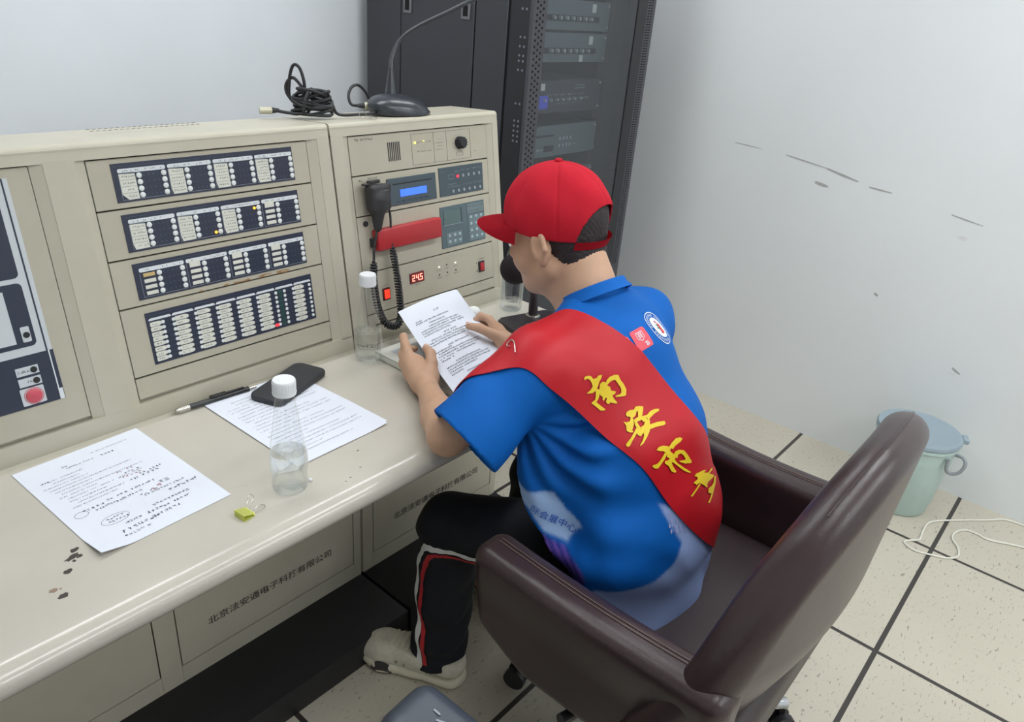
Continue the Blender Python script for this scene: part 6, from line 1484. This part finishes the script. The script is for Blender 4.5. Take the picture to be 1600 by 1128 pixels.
for c, n, polys in GLYPHS:
    n = Vector(n).normalized(); u = Vector((1, 0, 0)); u = (u-n*u.dot(n)).normalized(); v = n.cross(u)
    Mg = Matrix(((u.x, v.x, n.x, c[0]), (u.y, v.y, n.y, c[1]), (u.z, v.z, n.z, c[2]), (0, 0, 0, 1)))
    m = MB()
    for p in polys: m.add([(x/1000, y/1000, 0) for x, y in p], [tuple(range(len(p)))])
    on_cloth(bvh_k, m, Mg, 0.0022, 0.006); build('lettering', m, M_gold, sash)
m = MB(); pp = [(0.9125, 0.7370, 0.9815), (0.9111, 0.7428, 0.9806), (0.9150, 0.7470, 0.9825), (0.9200, 0.7455, 0.9868), (0.9215, 0.7400, 0.9890), (0.9160, 0.7310, 0.9885), (0.9050, 0.7190, 0.9790)]
PQ = []
for p in pp:
    h = bvh_k.find_nearest(Vector(p)); PQ.append(h[0]+(h[1] if h[1].dot(h[0]-Vector((1.13, 0.62, 0.8))) > 0 else -h[1])*0.003)
m.tube(curve(PQ, 6), 0.0012, 6); build('safety_pin', m, M_silver, sash)
# shirt prints
M_wprint = mat('white shirt print', (226, 234, 240), 0.6); M_coral = mat('coral shirt print', (226, 84, 98), 0.6); M_redp = mat('red emblem print', (214, 52, 62), 0.6); M_greenp2 = mat('green emblem print', (30, 130, 90), 0.6); M_bluep = mat('blue shirt lettering', (34, 92, 196), 0.6); M_lavp = mat('lavender shirt print', (168, 172, 222), 0.6)
def put_print(nm, polys, Mx, m_, lift, par=None):
    m = MB()
    for p in polys: m.add([(x, y, 0) for x, y in p], [tuple(range(len(p)))])
    on_cloth(bvh_s, m, Mx, lift, 0.006); return build(nm, m, m_, shirt)
Me = nearest_frame(bvh_s, (1.188, 0.606, 0.9865), (1, -0.35, -0.1))
def ringp(r0, r1, n=40): return [[(r0*math.cos(a), r0*math.sin(a)), (r1*math.cos(a), r1*math.sin(a)), (r1*math.cos(b), r1*math.sin(b)), (r0*math.cos(b), r0*math.sin(b))] for a, b in ((2*math.pi*k/n, 2*math.pi*(k+1)/n) for k in range(n))]
put_print('emblem_ring', ringp(0.0345, 0.0362), Me, M_wprint, 0.0012)
put_print('emblem_disc', [ell(0, 0, 0.0235, 0.0235, 32)], Me, M_wprint, 0.0012)
txt = []
for k in range(30):
    a = 2*math.pi*k/30; r0, r1 = 0.0262, 0.0318
    if k % 10 == 7: continue
    for da in (-0.05, 0.03): txt.append([(r0*math.cos(a+da), r0*math.sin(a+da)), (r1*math.cos(a+da), r1*math.sin(a+da)), (r1*math.cos(a+da+0.035), r1*math.sin(a+da+0.035)), (r0*math.cos(a+da+0.035), r0*math.sin(a+da+0.035))])
put_print('emblem_lettering', txt, Me, M_wprint, 0.0012)
put_print('emblem_figure', [ell(-0.004, 0.012, 0.003, 0.003, 10), [(0.002, 0.013), (0.007, 0.008), (0.009, -0.002), (0.012, -0.010), (0.007, -0.014), (0.000, -0.016), (-0.001, -0.006), (-0.002, 0.004)]], Me, M_redp, 0.0020)
put_print('emblem_bars', [[(-0.010, 0.004), (-0.0035, 0.004), (-0.0035, 0.0005), (-0.010, 0.0005)], [(-0.010, -0.003), (-0.0035, -0.003), (-0.0035, -0.0065), (-0.010, -0.0065)]], Me, M_greenp2, 0.0020)
for i, (cpos, ud) in enumerate((((1.1135, 0.598, 0.987), (1, 0.05, 0)), ((1.0665, 0.600, 0.9775), (1, -0.05, 0.15)))):
    Mq = nearest_frame(bvh_s, cpos, ud); put_print('print_square', [rrect(-0.021, -0.020, 0.021, 0.020, 0.005)], Mq, M_coral, 0.0012)
    st = []
    def line(x0, y0, x1, y1, w_=0.0011):
        d = Vector((x1-x0, y1-y0)).normalized(); n = Vector((-d.y, d.x))*w_*0.5; st.append([(x0+n.x, y0+n.y), (x0-n.x, y0-n.y), (x1-n.x, y1-n.y), (x1+n.x, y1+n.y)])
    if i == 0:
        for a in ((-0.010, 0.013, 0.008, 0.013), (-0.010, 0.013, -0.010, 0.002), (0.008, 0.013, 0.008, 0.002), (-0.010, 0.002, -0.001, -0.004), (0.008, 0.002, -0.001, -0.004), (-0.007, 0.010, 0.005, 0.010), (-0.007, 0.0065, 0.005, 0.0065), (-0.006, 0.003, 0.004, 0.003), (-0.004, 0.011, -0.004, 0.001), (0.002, 0.011, 0.002, 0.001), (0.001, -0.009, 0.010, -0.009), (0.003, -0.012, 0.012, -0.012), (0.002, -0.015, 0.011, -0.015), (0.0045, -0.007, 0.0045, -0.016), (0.009, -0.008, 0.009, -0.016)): line(*a)
    else:
        for k in range(12):
            a, b = 2*math.pi*k/12, 2*math.pi*(k+1)/12
            line(-0.003+0.0042*math.cos(a), 0.007+0.0042*math.sin(a), -0.003+0.0042*math.cos(b), 0.007+0.0042*math.sin(b)); line(0.005+0.0042*math.cos(a), 0.007+0.0042*math.sin(a), 0.005+0.0042*math.cos(b), 0.007+0.0042*math.sin(b))
        for a in ((-0.006, 0.004, 0.004, -0.007), (0.008, 0.004, -0.003, -0.007), (0.003, -0.011, 0.010, -0.011), (0.004, -0.014, 0.011, -0.014), (0.006, -0.010, 0.006, -0.016), (-0.006, -0.011, -0.001, -0.015), (-0.005, -0.014, 0.0, -0.012)): line(*a)
    put_print('print_icon', st, Mq, M_wprint, 0.0020)
Mt = nearest_frame(bvh_s, (0.935, 0.620, 0.6655), (0.030, -0.076, -0.022))
vs, fs = text_polys('际会展中心', 0.0185); m = MB(); m.add([(v.x, v.y, 0) for v in vs], fs); on_cloth(bvh_s, m, Mt, 0.0014, 0.006); build('shirt_lettering', m, M_bluep, shirt)
Mdn = nearest_frame(bvh_s, (1.075, 0.433, 0.692), (1, -0.2, -0.3)); r = random.Random(4)
put_print('print_dots', [ell(-0.035+0.0125*(k % 7)+0.004*(k//7 % 2), 0.012-0.0095*(k//7), 0.0024, 0.0042, 8) for k in range(28) if r.random() > 0.15], Mdn, M_lavp, 0.0012)
